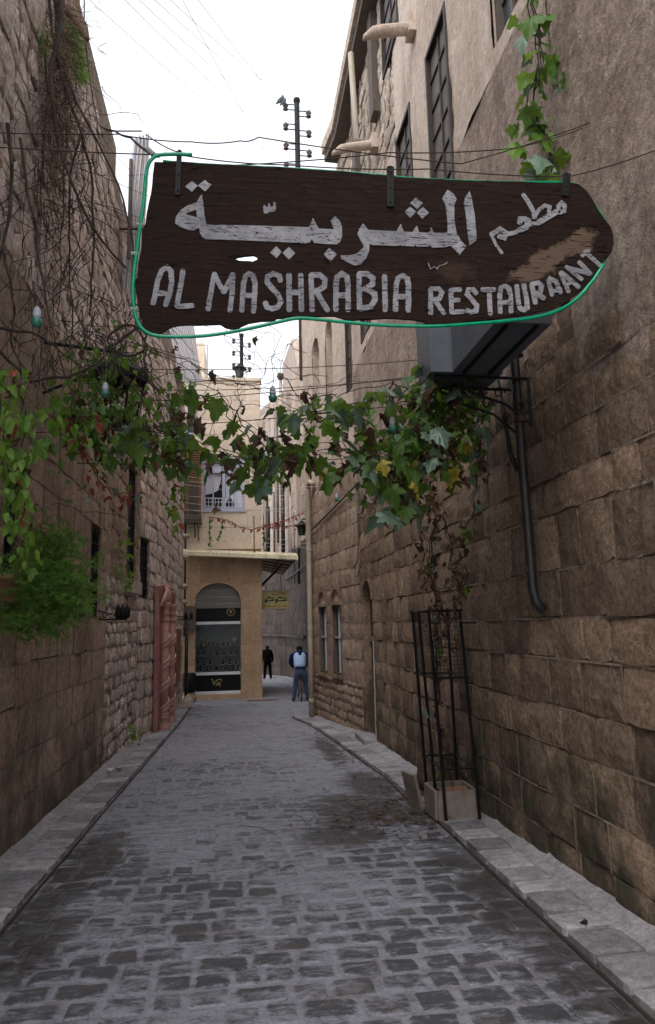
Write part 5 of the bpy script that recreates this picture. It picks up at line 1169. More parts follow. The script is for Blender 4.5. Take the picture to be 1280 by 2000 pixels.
for (u, v, d, k, s) in ((745, 895, 5.0, 'yellow', .24), (700, 790, 5.0, 'blue', .165), (650, 800, 5.0, 'blue', .165), (825, 840, 5.0, 'blue', .165), (850, 830, 5.1, 'blue', .165), (740, 995, 5.2, 'blue', .2), (780, 1010, 5.3, 'blue', .2), (412, 720, 4.9, 'dry', .17), (470, 790, 5.1, 'green', .22), (425, 770, 5.0, 'green', .22), (580, 800, 5.0, 'green', .26), (590, 790, 5.0, 'blue', .165), (540, 795, 5.1, 'blue', .165), (400, 915, 5.3, 'lush', .22), (600, 900, 5.3, 'lush', .18), (480, 940, 5.3, 'green', .2), (425, 985, 5.3, 'dry', .15), (640, 920, 5.3, 'green', .2), (385, 810, 5.2, 'dry', .17), (360, 800, 5.3, 'dry', .17), (715, 830, 5.2, 'dry', .15), (640, 935, 5.4, 'dry', .12), (497, 655, 4.6, 'dry', .14)):
    items.append((P(u, v, d), s, k, (15, 60)))
budget(cr1, items)
# --- dense mass by the right wall under the duct
cr2 = empty('climbing_creeper', P(850, 850, 5.7), 'dense dark green creeper mass against the right wall directly below the metal duct', 'creeper')
items = []
for _ in range(420):
    u = random.gauss(835, 64); v = random.gauss(838, 56)-(u-830)*.25; d = uni(5.3, 6.0)
    if v < 742 or u > 975: continue
    p = P(u, v, d); p.x = min(p.x, 2.14); items.append((p, .125, pick({'green': 6, 'blue': 1.6, 'dry': 4, 'lush': 1.2, 'yellow': .15}), (15, 80)))
budget(cr2, items)
for k in range(22):
    b = MB(); a = P(uni(760, 960), uni(745, 830), uni(5.4, 6.0)); a.x = min(a.x, 2.15); c = a+Vector((uni(-.4, .3), uni(-.2, .2), uni(-.5, .1))); c.x = min(c.x, 2.2)
    b.tube(wander([a, (a+c)/2+Vector((0, 0, uni(-.1, .2))), c], .1), uni(.003, .006), 5); b.build('stem', M['twig'], cr2)
# --- brown strands hanging down the right wall to the trellis
cr3 = empty('dry_creeper', P(860, 1200, 6.6), 'dry brown creeper strands hanging down the right wall into the iron trellis', 'creeper')
items = []
for (u0, v0, u1, v1, n, dd) in ((842, 940, 858, 1560, 80, 6.75), (828, 960, 850, 1240, 45, 6.6), (935, 790, 925, 930, 12, 5.9), (930, 930, 890, 1130, 34, 6.1), (880, 1010, 895, 1180, 20, 6.3), (905, 1120, 880, 1260, 20, 6.5)):
    a, c = P(u0, v0, dd), P(u1, v1, dd); a.x = min(a.x, 2.18); c.x = min(c.x, 2.12); w_ = wander([a, a.lerp(c, .5), c], .10, 10)
    b = MB(); b.tube(w_, .008 if n > 60 else .005, 5); b.build('stem', M['twig'], cr3)
    b = MB(); b.tube([q+Vector((.02*math.sin(i), .02, 0)) for i, q in enumerate(w_)], .004, 5); b.build('stem', M['twig'], cr3)
    for p in along([w_], n, (.04, .05, .03)): p.x = min(p.x, 2.19); items.append((p, .085 if v1 > 1000 else .12, pick({'dry': 9, 'lush': .5, 'blue': .6, 'green': .6}) if v0 > 900 or rnd() < .5 else 'blue', (40, 90)))
budget(cr3, items)
# --- lush leaves on the upper right wall
cr4 = empty('climbing_creeper', P(1050, 200, 4.9), 'bright green lobed creeper hanging down the upper right plaster beside the window', 'creeper')
p = [P(1035, -40, 4.1), P(1050, 60, 4.15), P(1045, 150, 4.2), P(1038, 220, 4.3), P(1060, 290, 4.3), P(1072, 345, 4.3)]
for k in range(3):
    b = MB(); b.tube(wander([q+Vector((uni(-.03, .03), 0, 0)) for q in p], .06), .005, 5); b.build('stem', M['twig'], cr4)
for q in along([p], 46, (.09, .06, .05)): q.x = min(q.x, 2.2); put_leaf(cr4, q, .17, pick({'lush': 4, 'green': 4, 'blue': 2.5}), (15, 70))
b = MB(); b.tube(wander([P(1258, -20, 3.95), P(1262, 200, 3.98), P(1255, 420, 4.0)], .04), .003, 5); b.tube(wander([P(1225, -20, 4.0), P(1240, 180, 4.02), P(1262, 260, 4.0)], .05), .0025, 5); b.build('stem', M['twig'], cr4)['kind'] = 'stuff'

# --- left side: bright ovate creeper hanging at the left edge
cr5 = empty('hanging_creeper', P(40, 950, 4.6), 'bright green ovate-leaved creeper hanging beside the left edge above the fern', 'creeper')
paths = [[P(30, 720, 4.5), P(40, 800, 4.5), P(45, 900, 4.5), P(40, 1000, 4.5), P(35, 1090, 4.5)], [P(5, 720, 4.6), P(10, 850, 4.6), P(18, 1010, 4.6)]]
for q in paths:
    b = MB(); b.tube(wander(q, .05), .005, 5); b.build('stem', M['twig'], cr5)
for q in along(paths, 230, (.055, .06, .05)): q.x = max(q.x, -1.7); put_leaf(cr5, q, uni(.07, .10), pick({'ovate': 9, 'red': .35, 'dry': .9, 'green': 1.5}), (45, 88))
cr6 = empty('red_creeper', P(200, 900, 6), 'thin red autumn creeper strand looping down the left wall from the leaves', 'creeper')
rp_ = [P(75, 790, 5.0), P(130, 830, 5.3), P(165, 880, 5.6), P(185, 930, 6.0), P(220, 965, 6.5), P(270, 965, 7.2)]
b = MB(); b.tube(wander(rp_, .04), .005, 5); b.build('stem', M['twig_red'], cr6); b = MB(); b.tube(wander([P(270, 965, 7.2), P(245, 1010, 6.6), P(180, 1000, 6.0), P(100, 985, 5.2)], .05), .003, 5); b.build('stem', M['twig_red'], cr6)
for q in along([rp_[1:]], 30, (.04, .04, .04)): put_leaf(cr6, q, .075, 'red', (30, 85))
for (u, v, d) in ((300, 885, 6), (318, 888, 6), (305, 900, 6), (190, 805, 5.6), (190, 820, 5.6), (160, 850, 5.5), (340, 960, 6.5), (338, 1000, 6.6)): put_leaf(cr6, P(u, v, d), .10, 'red', (30, 85))
for q in along([[P(70, 790, 5), P(170, 850, 5.6)]], 26, (.05, .05, .04)): put_leaf(cr6, q, .11, 'ovate', (30, 85))
# small-leaved bushy growth round the old lantern on the left
cr7 = empty('leafy_creeper', P(220, 780, 7), 'bushy green creeper growing over the black lantern on the left wall', 'creeper')
items = []
for _ in range(620):
    u = random.gauss(215, 66); v = random.gauss(790, 62)+(abs(u-215)*.15); d = uni(5.8, 7.6); p = P(u, v, d)
    if p.x < -1.72: p.x = -1.72
    items.append((p, .095, pick({'green': 7, 'lush': 2.2, 'dry': 1.3, 'ovate': 2, 'blue': .8, 'yellow': .15}), (15, 80)))
for _ in range(60): items.append((P(random.gauss(345, 12), random.gauss(830, 60), uni(6.0, 6.5)), .12, pick({'green': 5, 'dry': 2, 'blue': 1}), (15, 80)))
for _ in range(26): items.append((P(random.gauss(342, 8), random.gauss(980, 22), 6.4), .08, pick({'yellow': 3, 'lush': 4, 'red': 1}), (15, 80)))
budget(cr7, items)
for k in range(16):
    a = P(uni(140, 320), uni(700, 800), uni(6, 7)); c = P(uni(140, 380), uni(820, 900), uni(6, 6.6)); b = MB(); b.tube(wander([a, c], .2, 8), uni(.003, .006), 5); b.build('stem', M['twig'], cr7)
# --- leafless vines tumbling down the left wall
bv = empty('bare_vine', P(120, 100, 6.5), 'tangle of dark leafless vine stems hanging down the upper left wall', 'vine')
def walk(u, v, d, du, dv, n, wob, r0, r1):
    pts = []; vx, vy = du, dv
    for i in range(n):
        p = P(u, v, d); p.x = max(p.x, -1.76); pts.append(p); vx += uni(-wob, wob); vy += uni(-wob, wob)*.5; vx = vx*.92+du*.08; vy = vy*.9+dv*.1; u += vx; v += vy; d += uni(-.04, .05)
    return pts
for (u, v, d, du, dv, n, r) in ((108, -20, 6.2, -1, 24, 28, .020), (118, -20, 6.3, 3, 24, 16, .018), (122, 0, 6.0, 2.2, 24, 22, .024), (98, -20, 6.0, -1, 25, 30, .014), (15, 240, 4.8, 4, 24, 20, .014), (40, 270, 5.0, 5, 26, 20, .012), (160, 250, 6.4, -3, 24, 20, .012), (130, 240, 6.2, 4, 22, 16, .010), (5, 480, 4.8, 8, 18, 20, .012), (0, 640, 4.8, 16, 5, 18, .012), (90, 60, 6.3, -3, 22, 22, .012)):
    w_ = walk(u, v, d, du, dv, n, 5, r, r*.4); b = MB(); b.tube(w_, [lerp(r, r*.35, i/n) for i in range(n)], 6); b.build('stem', M['twig'], bv)
b = MB(); q = [P(0, 690, 4.9), P(60, 745, 5.0), P(130, 742, 5.2), P(200, 705, 5.4), P(240, 660, 5.6), P(300, 615, 5.7)]; b.tube(wander(q, .05), .011, 6); b.build('stem', M['twig'], bv)
b = MB(); b.tube([P(250, 665, 5.5)+Vector((.13*math.cos(a*.4)*(1+.2*math.sin(a)), 0, .13*math.sin(a*.4))) for a in range(22)], .009, 6); b.build('stem', M['twig'], bv)
tw = MB()
for _ in range(300):
    u, v = uni(0, 200), uni(150, 720)
    if rnd() < .35: u, v = uni(150, 300), uni(560, 740)
    d = uni(5, 7)
    w_ = walk(u, v, d, uni(-9, 11), uni(2, 14), random.randint(6, 14), 6, 0, 0); tw.tube(w_, [lerp(.0045, .0015, i/len(w_)) for i in range(len(w_))], 4, uni(.7, 1.5))
tw.build('twigs', M['twig'], bv, kind='stuff')
# twigs crossing in front of the far sky
tw = MB()
for (a, c, e_) in (((500, 640), (530, 690), (540, 760)), ((440, 660), (500, 700), (600, 690)), ((330, 720), (450, 700), (520, 660)), ((540, 700), (600, 740), (700, 720)), ((470, 170+480), (505, 700), (470, 790)), ((360, 760), (500, 790), (660, 770)), ((245, 700), (400, 760), (620, 775)), ((330, 690), (480, 745), (640, 735)), ((430, 640), (470, 720), (590, 800)), ((520, 660), (560, 730), (600, 830)), ((480, 650), (440, 720), (330, 830)), ((590, 665), (520, 760), (410, 850)), ((350, 700), (520, 770), (720, 745)), ((520, 745), (560, 740), (600, 800))):
    tw.tube(wander([P(*a, 5.6), P(*c, 5.5), P(*e_, 5.6)], .18, 9), .0025, 4)
tw.build('twigs', M['twig'], cr1, kind='stuff')
# dead grassy clump and green tuft at the top of the left wall
dc = empty('dead_shrub', P(100, 200, 6.6), 'clump of dead brown grass and straw with a green tuft high on the left wall', 'shrub')
mb = MB(); gm = MB()
def blade(mb, p, d, L, w, tint):
    d = d.normalized(); s = d.cross(Vector((uni(-1, 1), uni(-1, 1), uni(-1, 1)))).normalized()*w; m = p+d*L*.5+Vector((0, 0, -L*.08)); e = p+d*L+Vector((0, 0, -L*.3))
    mb.add([p-s*.5, p+s*.5, m+s*.5, m-s*.5, e], [(0, 1, 2, 3), (3, 2, 4)], tint)
for _ in range(2600):
    v = random.gauss(190, 110); u = random.gauss(105, 28)-(v-190)*.06; d = uni(5.9, 7.0); p = P(u, v, d); p.x = max(p.x, -1.74)
    blade(mb, p, Vector((uni(-.3, 1), uni(-1, .6), uni(-1, .5))), uni(.06, .22), .006, uni(.35, 1.3))
for _ in range(2600):
    v = uni(45, 160) ; u = 143+(v-60)*.16+random.gauss(0, 7); p = P(u, v, uni(7.0, 7.5)); blade(gm, p, Vector((uni(-.3, 1), uni(-1, .4), uni(-.9, .6))), uni(.03, .09), .006, uni(.8, 1.4))
for _ in range(500):
    p = P(random.gauss(75, 18), random.gauss(85, 18), 6.2); blade(gm, p, Vector((uni(-.3, 1), uni(-1, .4), uni(-.9, .6))), uni(.03, .08), .006, uni(.6, 1.1))
mb.build('straw', M['twig_pale'], dc, kind='stuff'); gm.build('tuft', M['fern'], dc, kind='stuff')
# --- fern in a pot on the left sill
fe = empty('asparagus_fern', P(85, 1150, 5.6), 'feathery bright green fern bush spilling from a pot on the left wall sill', 'fern')
mb = MB()
def frond(c0, dirv, L):
    pts = []; p = Vector(c0); d = dirv.normalized()
    for i in range(8): pts.append(p.copy()); d = (d+Vector((0, 0, -.13))).normalized(); p += d*L/8
    mb.tube(pts, .0012, 3, .8)
    for q in pts[1:]:
        for _ in range(8):
            dd = Vector((uni(-1, 1), uni(-1, 1), uni(-.7, .7))).normalized(); blade(mb, q, dd, uni(.018, .045), .0035, uni(.6, 1.35))
C0 = P(80, 1150, 5.7); C0.x = max(C0.x, -1.62)
for _ in range(900):
    u, v = random.gauss(92, 38), random.gauss(1160, 32); p = P(u, v, uni(5.35, 5.95)); p.x = max(p.x, -1.75); frond(p, Vector((uni(-.6, .8), uni(-1, .5), uni(-.3, .8))), uni(.08, .20))
for _ in range(220):
    u, v = random.gauss(95, 26), random.gauss(1085, 34); p = P(u, v, uni(5.5, 5.9)); p.x = max(p.x, -1.75); frond(p, Vector((uni(-.4, .6), uni(-1, .5), uni(-.1, 1))), uni(.07, .16))
for _ in range(50):
    u, v = random.gauss(30, 30), random.gauss(1210, 12); p = P(u, v, 5.5); p.x = max(p.x, -1.75); frond(p, Vector((uni(-.4, .6), uni(-1, .5), uni(-.6, .3))), uni(.07, .16))
mb.build('fronds', M['fern'], fe, kind='stuff')
b = MB(); c = P(28, 1175, 5.6); c.x = -1.68; b.lathe([(.09, 0), (.12, .16), (.135, .16), (.135, .20), (.12, .20)], c, 18); pt_ = b.build('flower_pot', M['terracotta'], None, True); tag(pt_, 'terracotta flower pot half hidden under the green fern on the left', 'flower pot')
# small wall plants
for (u, v, d, W_, lab, n) in ((218, 1065, 11.1, L1, 'small green plant rooted in the left wall between two narrow windows', 30), (232, 1130, 11.4, L1, 'small green plant growing from the left wall above the iron bracket', 40), (262, 1435, 12.6, L2, 'small weed at the foot of the left wall', 22)):
    p = P(u, v, d); p.x = -1.74; e = empty('wall_plant', p, lab, 'plant')
    for _ in range(n): put_leaf(e, p+Vector((uni(0, .2), random.gauss(0, .14), random.gauss(0, .10))), .085, pick({'lush': 3, 'ovate': 3, 'green': 2}), (10, 80))
# ---- garlands on the shop building
gl = empty('garland_vine', P(450, 1035, SY-.4), 'thin red and green vine garland draped below the lilac framed window', 'creeper')
for pts_, ma, kind, n in (([(408, 1010), (425, 1012), (450, 1018), (470, 1030), (490, 1035), (515, 1028), (560, 1015), (605, 995)], 'twig_red', 'red', 120), ([(410, 1010), (409, 1035), (411, 1065)], 'twig', 'lush', 26), ([(436, 1015), (433, 1035), (425, 1055)], 'twig', 'lush', 22), ([(515, 1005), (516, 1040), (516, 1075)], 'twig', 'green', 22), ([(515, 1025), (560, 1028), (605, 1020)], 'twig_red', 'red', 40)):
    q = [P(*a, SY-.75) for a in pts_]; b = MB(); b.tube(q, .012, 5); b.build('stem', M[ma], gl)
    for p in along([q], n, (.03, .04, .03)): put_leaf(gl, p, .10, kind, (30, 90))
# ================================================================ iron trellis, planter, slab
GC = lambda u, v: G(u, v)
tr = empty('iron_trellis', (2.0, 6.9, gz(6.9)), 'black iron plant trellis with mesh panels standing over the stone planter by the right wall', 'trellis')
gp = gz(6.9)+.05
fl_, fr_, bl_, br_ = Vector((1.86, 6.55, gp)), Vector((2.17, 6.55, gp)), Vector((1.88, 7.25, gp)), Vector((2.19, 7.25, gp))
top = [Vector((1.80, 6.62, 1.70)), Vector((2.10, 6.62, 1.70)), Vector((1.80, 7.25, 1.72)), Vector((2.17, 7.25, 1.73))]
legs = list(zip((fl_, fr_, bl_, br_), top)); legs.append((Vector((1.87, 6.88, gp)), Vector((1.78, 6.92, 1.70))))
for a, c in legs:
    b = MB(); b.tube([a, a.lerp(c, .5), c], .015, 4); b.build('leg', M['iron'], tr)
def at_h(i, z): a, c = legs[i]; t = (z-a.z)/(c.z-a.z); return a.lerp(c, t)
for z in (.28, 1.08, 1.70):
    for i, j in ((0, 1), (1, 3), (3, 2), (2, 4), (4, 0)):
        p0, p1 = at_h(i, z), at_h(j, z); e_ = (p1-p0).normalized()*.03; b = MB(); b.tube([p0-e_, p1+e_], .010, 4); b.build('rail', M['iron'], tr)
ms = MB()
for (i, j) in ((0, 1), (4, 0), (2, 4)):
    for k in range(1, 16):
        z = lerp(1.08, 1.70, k/16); ms.tube([at_h(i, z), at_h(j, z)], .0026, 3)
    n = 9 if (i, j) == (0, 1) else 9
    for k in range(1, n): ms.tube([at_h(i, 1.08).lerp(at_h(j, 1.08), k/n), at_h(i, 1.70).lerp(at_h(j, 1.70), k/n)], .0026, 3)
ms.build('wire_mesh', M['iron'], tr, kind='stuff')
b = MB(); b.tube([top[1]+Vector((0, 0, -.12)), top[1]+Vector((.2, 0, -.12))], .008, 4); b.build('wall_hook', M['iron'], tr)
pb = empty('stone_planter', (1.98, 6.78, gz(6.8)), 'stained pale stone planter box at the foot of the iron trellis', 'planter')
def slab(name, c, s, mat, parent, rot=0, tilt=0):
    mb = MB(); R_ = Matrix.Translation(c) @ Matrix.Rotation(rot, 4, 'Z') @ Matrix.Rotation(tilt, 4, 'Y'); x, y, z = s[0]/2, s[1]/2, s[2]
    mb.box((-x, -y, 0), (x, y, z), 1.0, R_); return mb.build(name, M[mat], parent)
zb = gz(6.8)+.03
slab('front_panel', (1.99, 6.62, zb), (.36, .03, .25), 'marble', pb); slab('back_panel', (1.99, 7.02, zb), (.36, .03, .25), 'marble', pb)
slab('side_panel', (1.80, 6.82, zb), (.03, .37, .25), 'marble', pb); slab('side_panel', (2.17, 6.82, zb), (.03, .37, .25), 'marble', pb)
slab('soil', (1.985, 6.82, zb), (.33, .36, .19), 'soil', pb); slab('inner_brick', (1.98, 6.72, zb+.19), (.26, .05, .07), 'terracotta', pb)
o = slab('stone_slab', (1.74, 7.15, gz(7.1)+.03), (.03, .26, .34), 'marble', None, .25, -.22); tag(o, 'thin cream stone slab leaning behind the planter at the kerb', 'slab')
bo = MB()
for (c, s) in (((2.05, 7.62, gz(7.6)+.08), (.34, .3, .34)),):
    W_ = Matrix.Translation(c); bo.lathe([(.10, 0), (.17, .03), (.185, .12), (.16, .26), (.10, .32)], c, 9)
o = bo.build('stone_block', M['ashlar'], None, True); tag(o, 'rough tan stone block on the pavement behind the planter', 'stone')
lt = MB()   # dead leaves on the ground
def litter(mb, x, y, s, up=0.0):
    z = gz(y)+up+.012; a = uni(0, 6.28); q = [Vector((math.cos(a+i*1.57)*s*(1 if i % 2 else .55), math.sin(a+i*1.57)*s*(1 if i % 2 else .55), uni(0, s*.35))) for i in range(4)]
    mb.add([Vector((x, y, z))+v for v in q], [(0, 1, 2, 3)], uni(.5, 1.6))
for _ in range(500):
    t = rnd(); x, y = (random.gauss(1.45, .32), random.gauss(7.0, .35)) if t < .62 else (interp(RK, (yy := uni(5.5, 14)))-abs(random.gauss(0, .12)), yy)
    litter(lt, min(x, 2.15), y, uni(.008, .04), .05 if x > interp(RK, y) else .004)
for _ in range(160): y = uni(4, 14); litter(lt, interp(LK, y)+random.gauss(.03, .12), y, uni(.006, .02), .04 if rnd() < .3 else .004)
for _ in range(200): litter(lt, uni(-1.2, 1.7), uni(3, 13), uni(.004, .014), .008)
lt.build('fallen_leaves', M['leaf_dry'], None, kind='stuff')['label'] = 'brown fallen leaves scattered along the kerbs and by the planter'
tw = MB()
for _ in range(70):
    x, y = random.gauss(1.3, .35), random.gauss(6.9, .5); a = uni(0, 6.28); L = uni(.04, .2); z = gz(y)+.016; tw.tube([(x, y, z), (x+L*.5*math.cos(a), y+L*.5*math.sin(a), z+.01), (x+L*math.cos(a+.3), y+L*math.sin(a+.3), z)], .0025, 4)
for (u, v, u1, v1) in ((468, 1612, 540, 1630), (600, 1610, 570, 1590), (548, 1700, 575, 1692), (430, 1500, 445, 1497)):
    a, c = G(u, v, .01), G(u1, v1, .01); tw.tube([a, a.lerp(c, .5)+Vector((.03, .05, .006)), c], .003, 4)
tw.build('fallen_twigs', M['twig'], None, kind='stuff')['label'] = 'thin fallen twigs lying on the paving'
for (u, v, n, mats_, lab, nm, cat) in ((233, 1505, 3, ('leaf_dry',), 'crumpled brown leaf and wrapper on the left pavement', 'leaf_litter', 'litter'), (215, 1505, 2, ('paper',), 'small crumpled white paper scrap on the left pavement', 'paper_scrap', 'litter'), (632, 1543, 2, ('leaf_yellow',), 'small yellow green leaf lying in the middle of the paving', 'fallen_leaf', 'leaf'), (1140, 1803, 2, ('rust',), 'small brown pebble on the right kerb', 'pebble', 'stone'), (612, 1420, 2, ('paper',), 'small white scrap by the right kerb near the corner pipe', 'paper_scrap', 'litter')):
    mb = MB(); c = G(u, v, .05 if u < 300 or u > 1000 else .01); s = .05 if u < 300 else .03
    for k in range(3):
        pts = [c+Vector((uni(-s, s), uni(-s, s)*1.3, uni(.002, s*.6))) for _ in range(5)]; mb.add(pts, [(0, 1, 2), (0, 2, 3), (0, 3, 4), (1, 2, 4)], uni(.8, 1.2))
    o = mb.build(nm, M[mats_[0]], None); tag(o, lab, cat)

# ================================================================ red twisted columns on the left
rc = empty('twisted_portal', (-1.5, 16, gz(16)), 'red painted carved doorway surround with two twisted columns on the left wall', 'door surround')
b = MB(); b.prism([[(-.25, -.6), (2.7, -.6), (2.7, 2.46), (1.6, 2.56), (-.25, 2.40)]], L4.fn(), .0, .085); b.build('back_panel', M['redclay2'], rc)
for u, lab in ((.30, 0), (1.65, 1)):
    c = L4.pt(u, 0, .15); zg = gz(c.y)+.04; h = 2.0-zg
    mb = MB(); mb.lathe([(.078, zg+.32), (.082, (zg+1.7)/2), (.078, 1.72)], (c.x, c.y, 0), 18); mb.build('shaft', M['redclay'], rc, True)
    for t0 in range(4):
        za = zg+.38+t0*(1.66-zg-.38)/4; zb_ = za+.36
        for off_, rr, ma in ((0, .020, 'redband'), (.045, .017, 'redclay'), (.085, .017, 'redband'), (.125, .016, 'redclay')):
            q = [c+Vector((.088*math.cos(a), .088*math.sin(a), lerp(za, zb_, t/16)-off_)) for t in range(17) for a in [-2.9+t*.36]]
            q = [p for p in q if p.z > zg+.33]; mb = MB(); mb.tube(q, rr, 6); mb.build('spiral_band', M[ma], rc, True)
    mb = MB(); mb.lathe([(.12, zg-.05), (.13, zg+.06), (.10, zg+.10), (.075, zg+.19), (.105, zg+.22), (.11, zg+.25), (.08, zg+.27), (.105, zg+.31), (.075, zg+.34)], (c.x, c.y, 0), 18); mb.build('base', M['redclay'], rc, True)
    mb = MB(); mb.lathe([(.075, 1.70), (.105, 1.73), (.105, 1.76), (.08, 1.78), (.08, 1.84), (.105, 1.87), (.08, 1.90), (.08, 1.98), (.12, 2.05), (.125, 2.10)], (c.x, c.y, 0), 18); mb.build('capital', M['redclay'], rc, True)
hd = MB()
for k in range(7):
    a = (k-3)*.13; q0 = L4.pt(.95+a*.6, 2.44, .10); hd.tube([q0, L4.pt(.95+a*1.6, 2.34, .17), L4.pt(.95+a*2.6, 2.18, .16), L4.pt(.95+a*3.0, 2.02, .11)], [.03, .04, .04, .02], 8)
hd.lathe([(.05, -.08), (.12, 0), (.05, .08)], L4.pt(.95, 2.42, .12), 10); hd.build('carved_drapery', M['redclay'], rc, True)
b = MB(); b.prism([[(4.1, .2), (5.0, .2), (5.0, 1.55), (4.1, 1.55)]], L4.fn(), .03, .07); o = b.build('orange_board', M['orange_board']); tag(o, 'orange brown board fixed to the left wall just beyond the twisted columns', 'board')
b = MB(); b.tube([L4.pt(6.3, gz(21)+.05, .12), L4.pt(6.3, 1.9, .12)], .05, 8); o = b.build('dark_pipe', M['pipe_dark'], None, True); tag(o, 'dark upright pipe on the left wall near the shop corner', 'pipe')
b = MB(); b.tube([(-1.62, SY-.08, 1.3), (-1.62, SY-.08, 4.5), (-1.62, SY-.08, 7.0)], .035, 8); o = b.build('dark_pipe', M['pipe_dark'], None, True); tag(o, 'thin dark pipe running down beside the left edge of the shop building', 'pipe')
# wall brackets with small lanterns
def lamp_bracket(y, z, L, W_, u, lab, n=3):
    e = empty('lamp_bracket', W_.pt(u, z, 0), lab, 'wall lamp'); b = MB(); a, c = W_.pt(u, z, -.02), W_.pt(u+.15, z, L); d = c-a
    b.tube([a, c], .012, 5); b.tube([a+Vector((0, 0, .12)), a.lerp(c, .5)+Vector((0, 0, .06)), c+Vector((0, 0, .01))], .008, 5)
    for f_, r in ((.25, .04), (.5, .045), (.75, .03)):
        q = a.lerp(c, f_)+Vector((0, 0, .05)); b.tube([q+d.normalized()*r*math.cos(t*.6)*(1-t*.05)+Vector((0, 0, r*math.sin(t*.6)*(1-t*.05))) for t in range(13)], .006, 4)
    b.build('bracket', M['iron'], e)
    for k in range(n):
        q = a.lerp(c, .7+.3*k/max(1, n-1)); m = MB(); m.lathe([(.028, .01), (.045, .05), (.04, .12), (.018, .17), (.004, .21)], q, 8, 1.0); m.build('lamp_body', M['iron'], e, True)
    return e
lamp_bracket(0, 1.72, .34, L1, 10.95, 'black scrolled iron bracket with three small lamps under the left barred window')
lamp_bracket(0, 1.78, .42, L4, 3.7, 'black scrolled iron bracket with lamps just beyond the twisted columns', 2)
mtr = MB(); mtr.box((-1.62, 23.4, 1.55), (-1.25, 23.74, 2.25)); o = mtr.build('meter_box', M['greywood']); tag(o, 'small grey wall box at the left edge of the shop front', 'meter box')
tb = MB(); c = Vector((-1.42, 23.1, gz(23.1))); tb.lathe([(.12, .28), (.19, .32), (.21, .62), (.20, .86), (.16, .88)], c, 16); o = tb.build('black_barrel', M['iron'], None, True); tag(o, 'black round bin standing left of the shop front', 'bin')
tb = MB(); tb.lathe([(.20, 0), (.24, .1), (.15, .28)], c, 8); o = tb.build('rubble_foot', M['travertine'], None, True); tag(o, 'rough stone lump under the black bin beside the shop', 'stone')
tb = MB(); tb.lathe([(.20, -.04), (.16, .18), (.06, .34)], L4.pt(6.3, gz(21.3), .16), 7); o = tb.build('guard_stone', M['pale'], None); tag(o, 'pale worn guard stone at the foot of the left wall corner', 'stone')
b = MB(); b.box((.35, 22.5, gz(22.6)-.02), (1.25, 22.62, gz(22.6)+.035)); o = b.build('threshold_strip', M['orange_board']); tag(o, 'low brown strip across the paving right of the shop', 'strip')
# big old lantern on the left, overgrown
ol = empty('old_lantern', P(230, 790, 7.0), 'large black iron street lantern overgrown by creeper on the left wall', 'lantern')
c = P(232, 790, 6.8); s = .30
b = MB(); b.lathe([(s*.9, .22), (s*.92, .30), (s*.45, .44), (s*.12, .50), (.02, .56)], c, 6); b.build('lantern_roof', M['iron'], ol)
for k in range(6):
    a = k*math.pi/3; v = Vector((math.cos(a), math.sin(a), 0)); b = MB(); b.tube([c+v*s*.5-Vector((0, 0, .2)), c+v*s*.8+Vector((0, 0, .22))], .012, 4); b.build('frame_bar', M['iron'], ol)
b = MB(); b.lathe([(s*.5, -.22), (s*.55, -.19)], c, 6); b.build('lantern_base', M['iron'], ol)
b = MB(); b.lathe([(s*.46, -.19), (s*.74, .22)], c, 6); b.build('lantern_glass', M['glass'], ol)
b = MB(); b.tube([c+Vector((0, 0, .52)), Vector((-1.8, c.y, c.z+.6))], .018, 6); b.tube([Vector((-1.8, c.y, c.z+.1)), c+Vector((-.15, 0, .35))], .014, 6); b.build('lantern_arm', M['iron'], ol)
# coloured bulbs
def bulb(u, v, d, s, lab, up=.12):
    c = P(u, v, d); e = empty('light_bulb', c, lab, 'light bulb')
    m = MB(); m.lathe([(.006*s, -.052*s), (.022*s, -.046*s), (.031*s, -.024*s), (.029*s, -.006*s), (.018*s, .004*s)], c, 14); m.build('bulb_glass', M['bulb'], e, True)
    m = MB(); m.lathe([(.022*s, .0), (.023*s, .022*s), (.021*s, .024*s), (.022*s, .044*s), (.016*s, .058*s), (.006*s, .07*s)], c, 14); m.build('socket', M['socket'], e, True)
    m = MB(); m.tube([c+Vector((0, 0, .06*s)), c+Vector((.01, 0, up*.6)), c+Vector((-.01, 0, up+.06*s))], .003, 5); m.build('flex', M['cable_grey'], e)
for u, v, d, s, lab, up in ((72, 622, 4.6, 1.15, 'green bulb in a pale socket among the bare vines at the far left', .3), (206, 764, 5.4, 1.0, 'green bulb hanging just before the old lantern', .25), (533, 772, 5.6, 1.15, 'green bulb hanging clear against the sky at the centre', .25), (767, 832, 5.2, 1.0, 'green bulb hanging among the creeper right of centre', .2), (658, 973, 8.0, .8, 'small pale bulb on a white cord near the right wall', .1), (508, 980, 16, 1.5, 'tiny green bulb hanging in front of the shop building corner', .3)):
    bulb(u, v, d, s, lab, up)

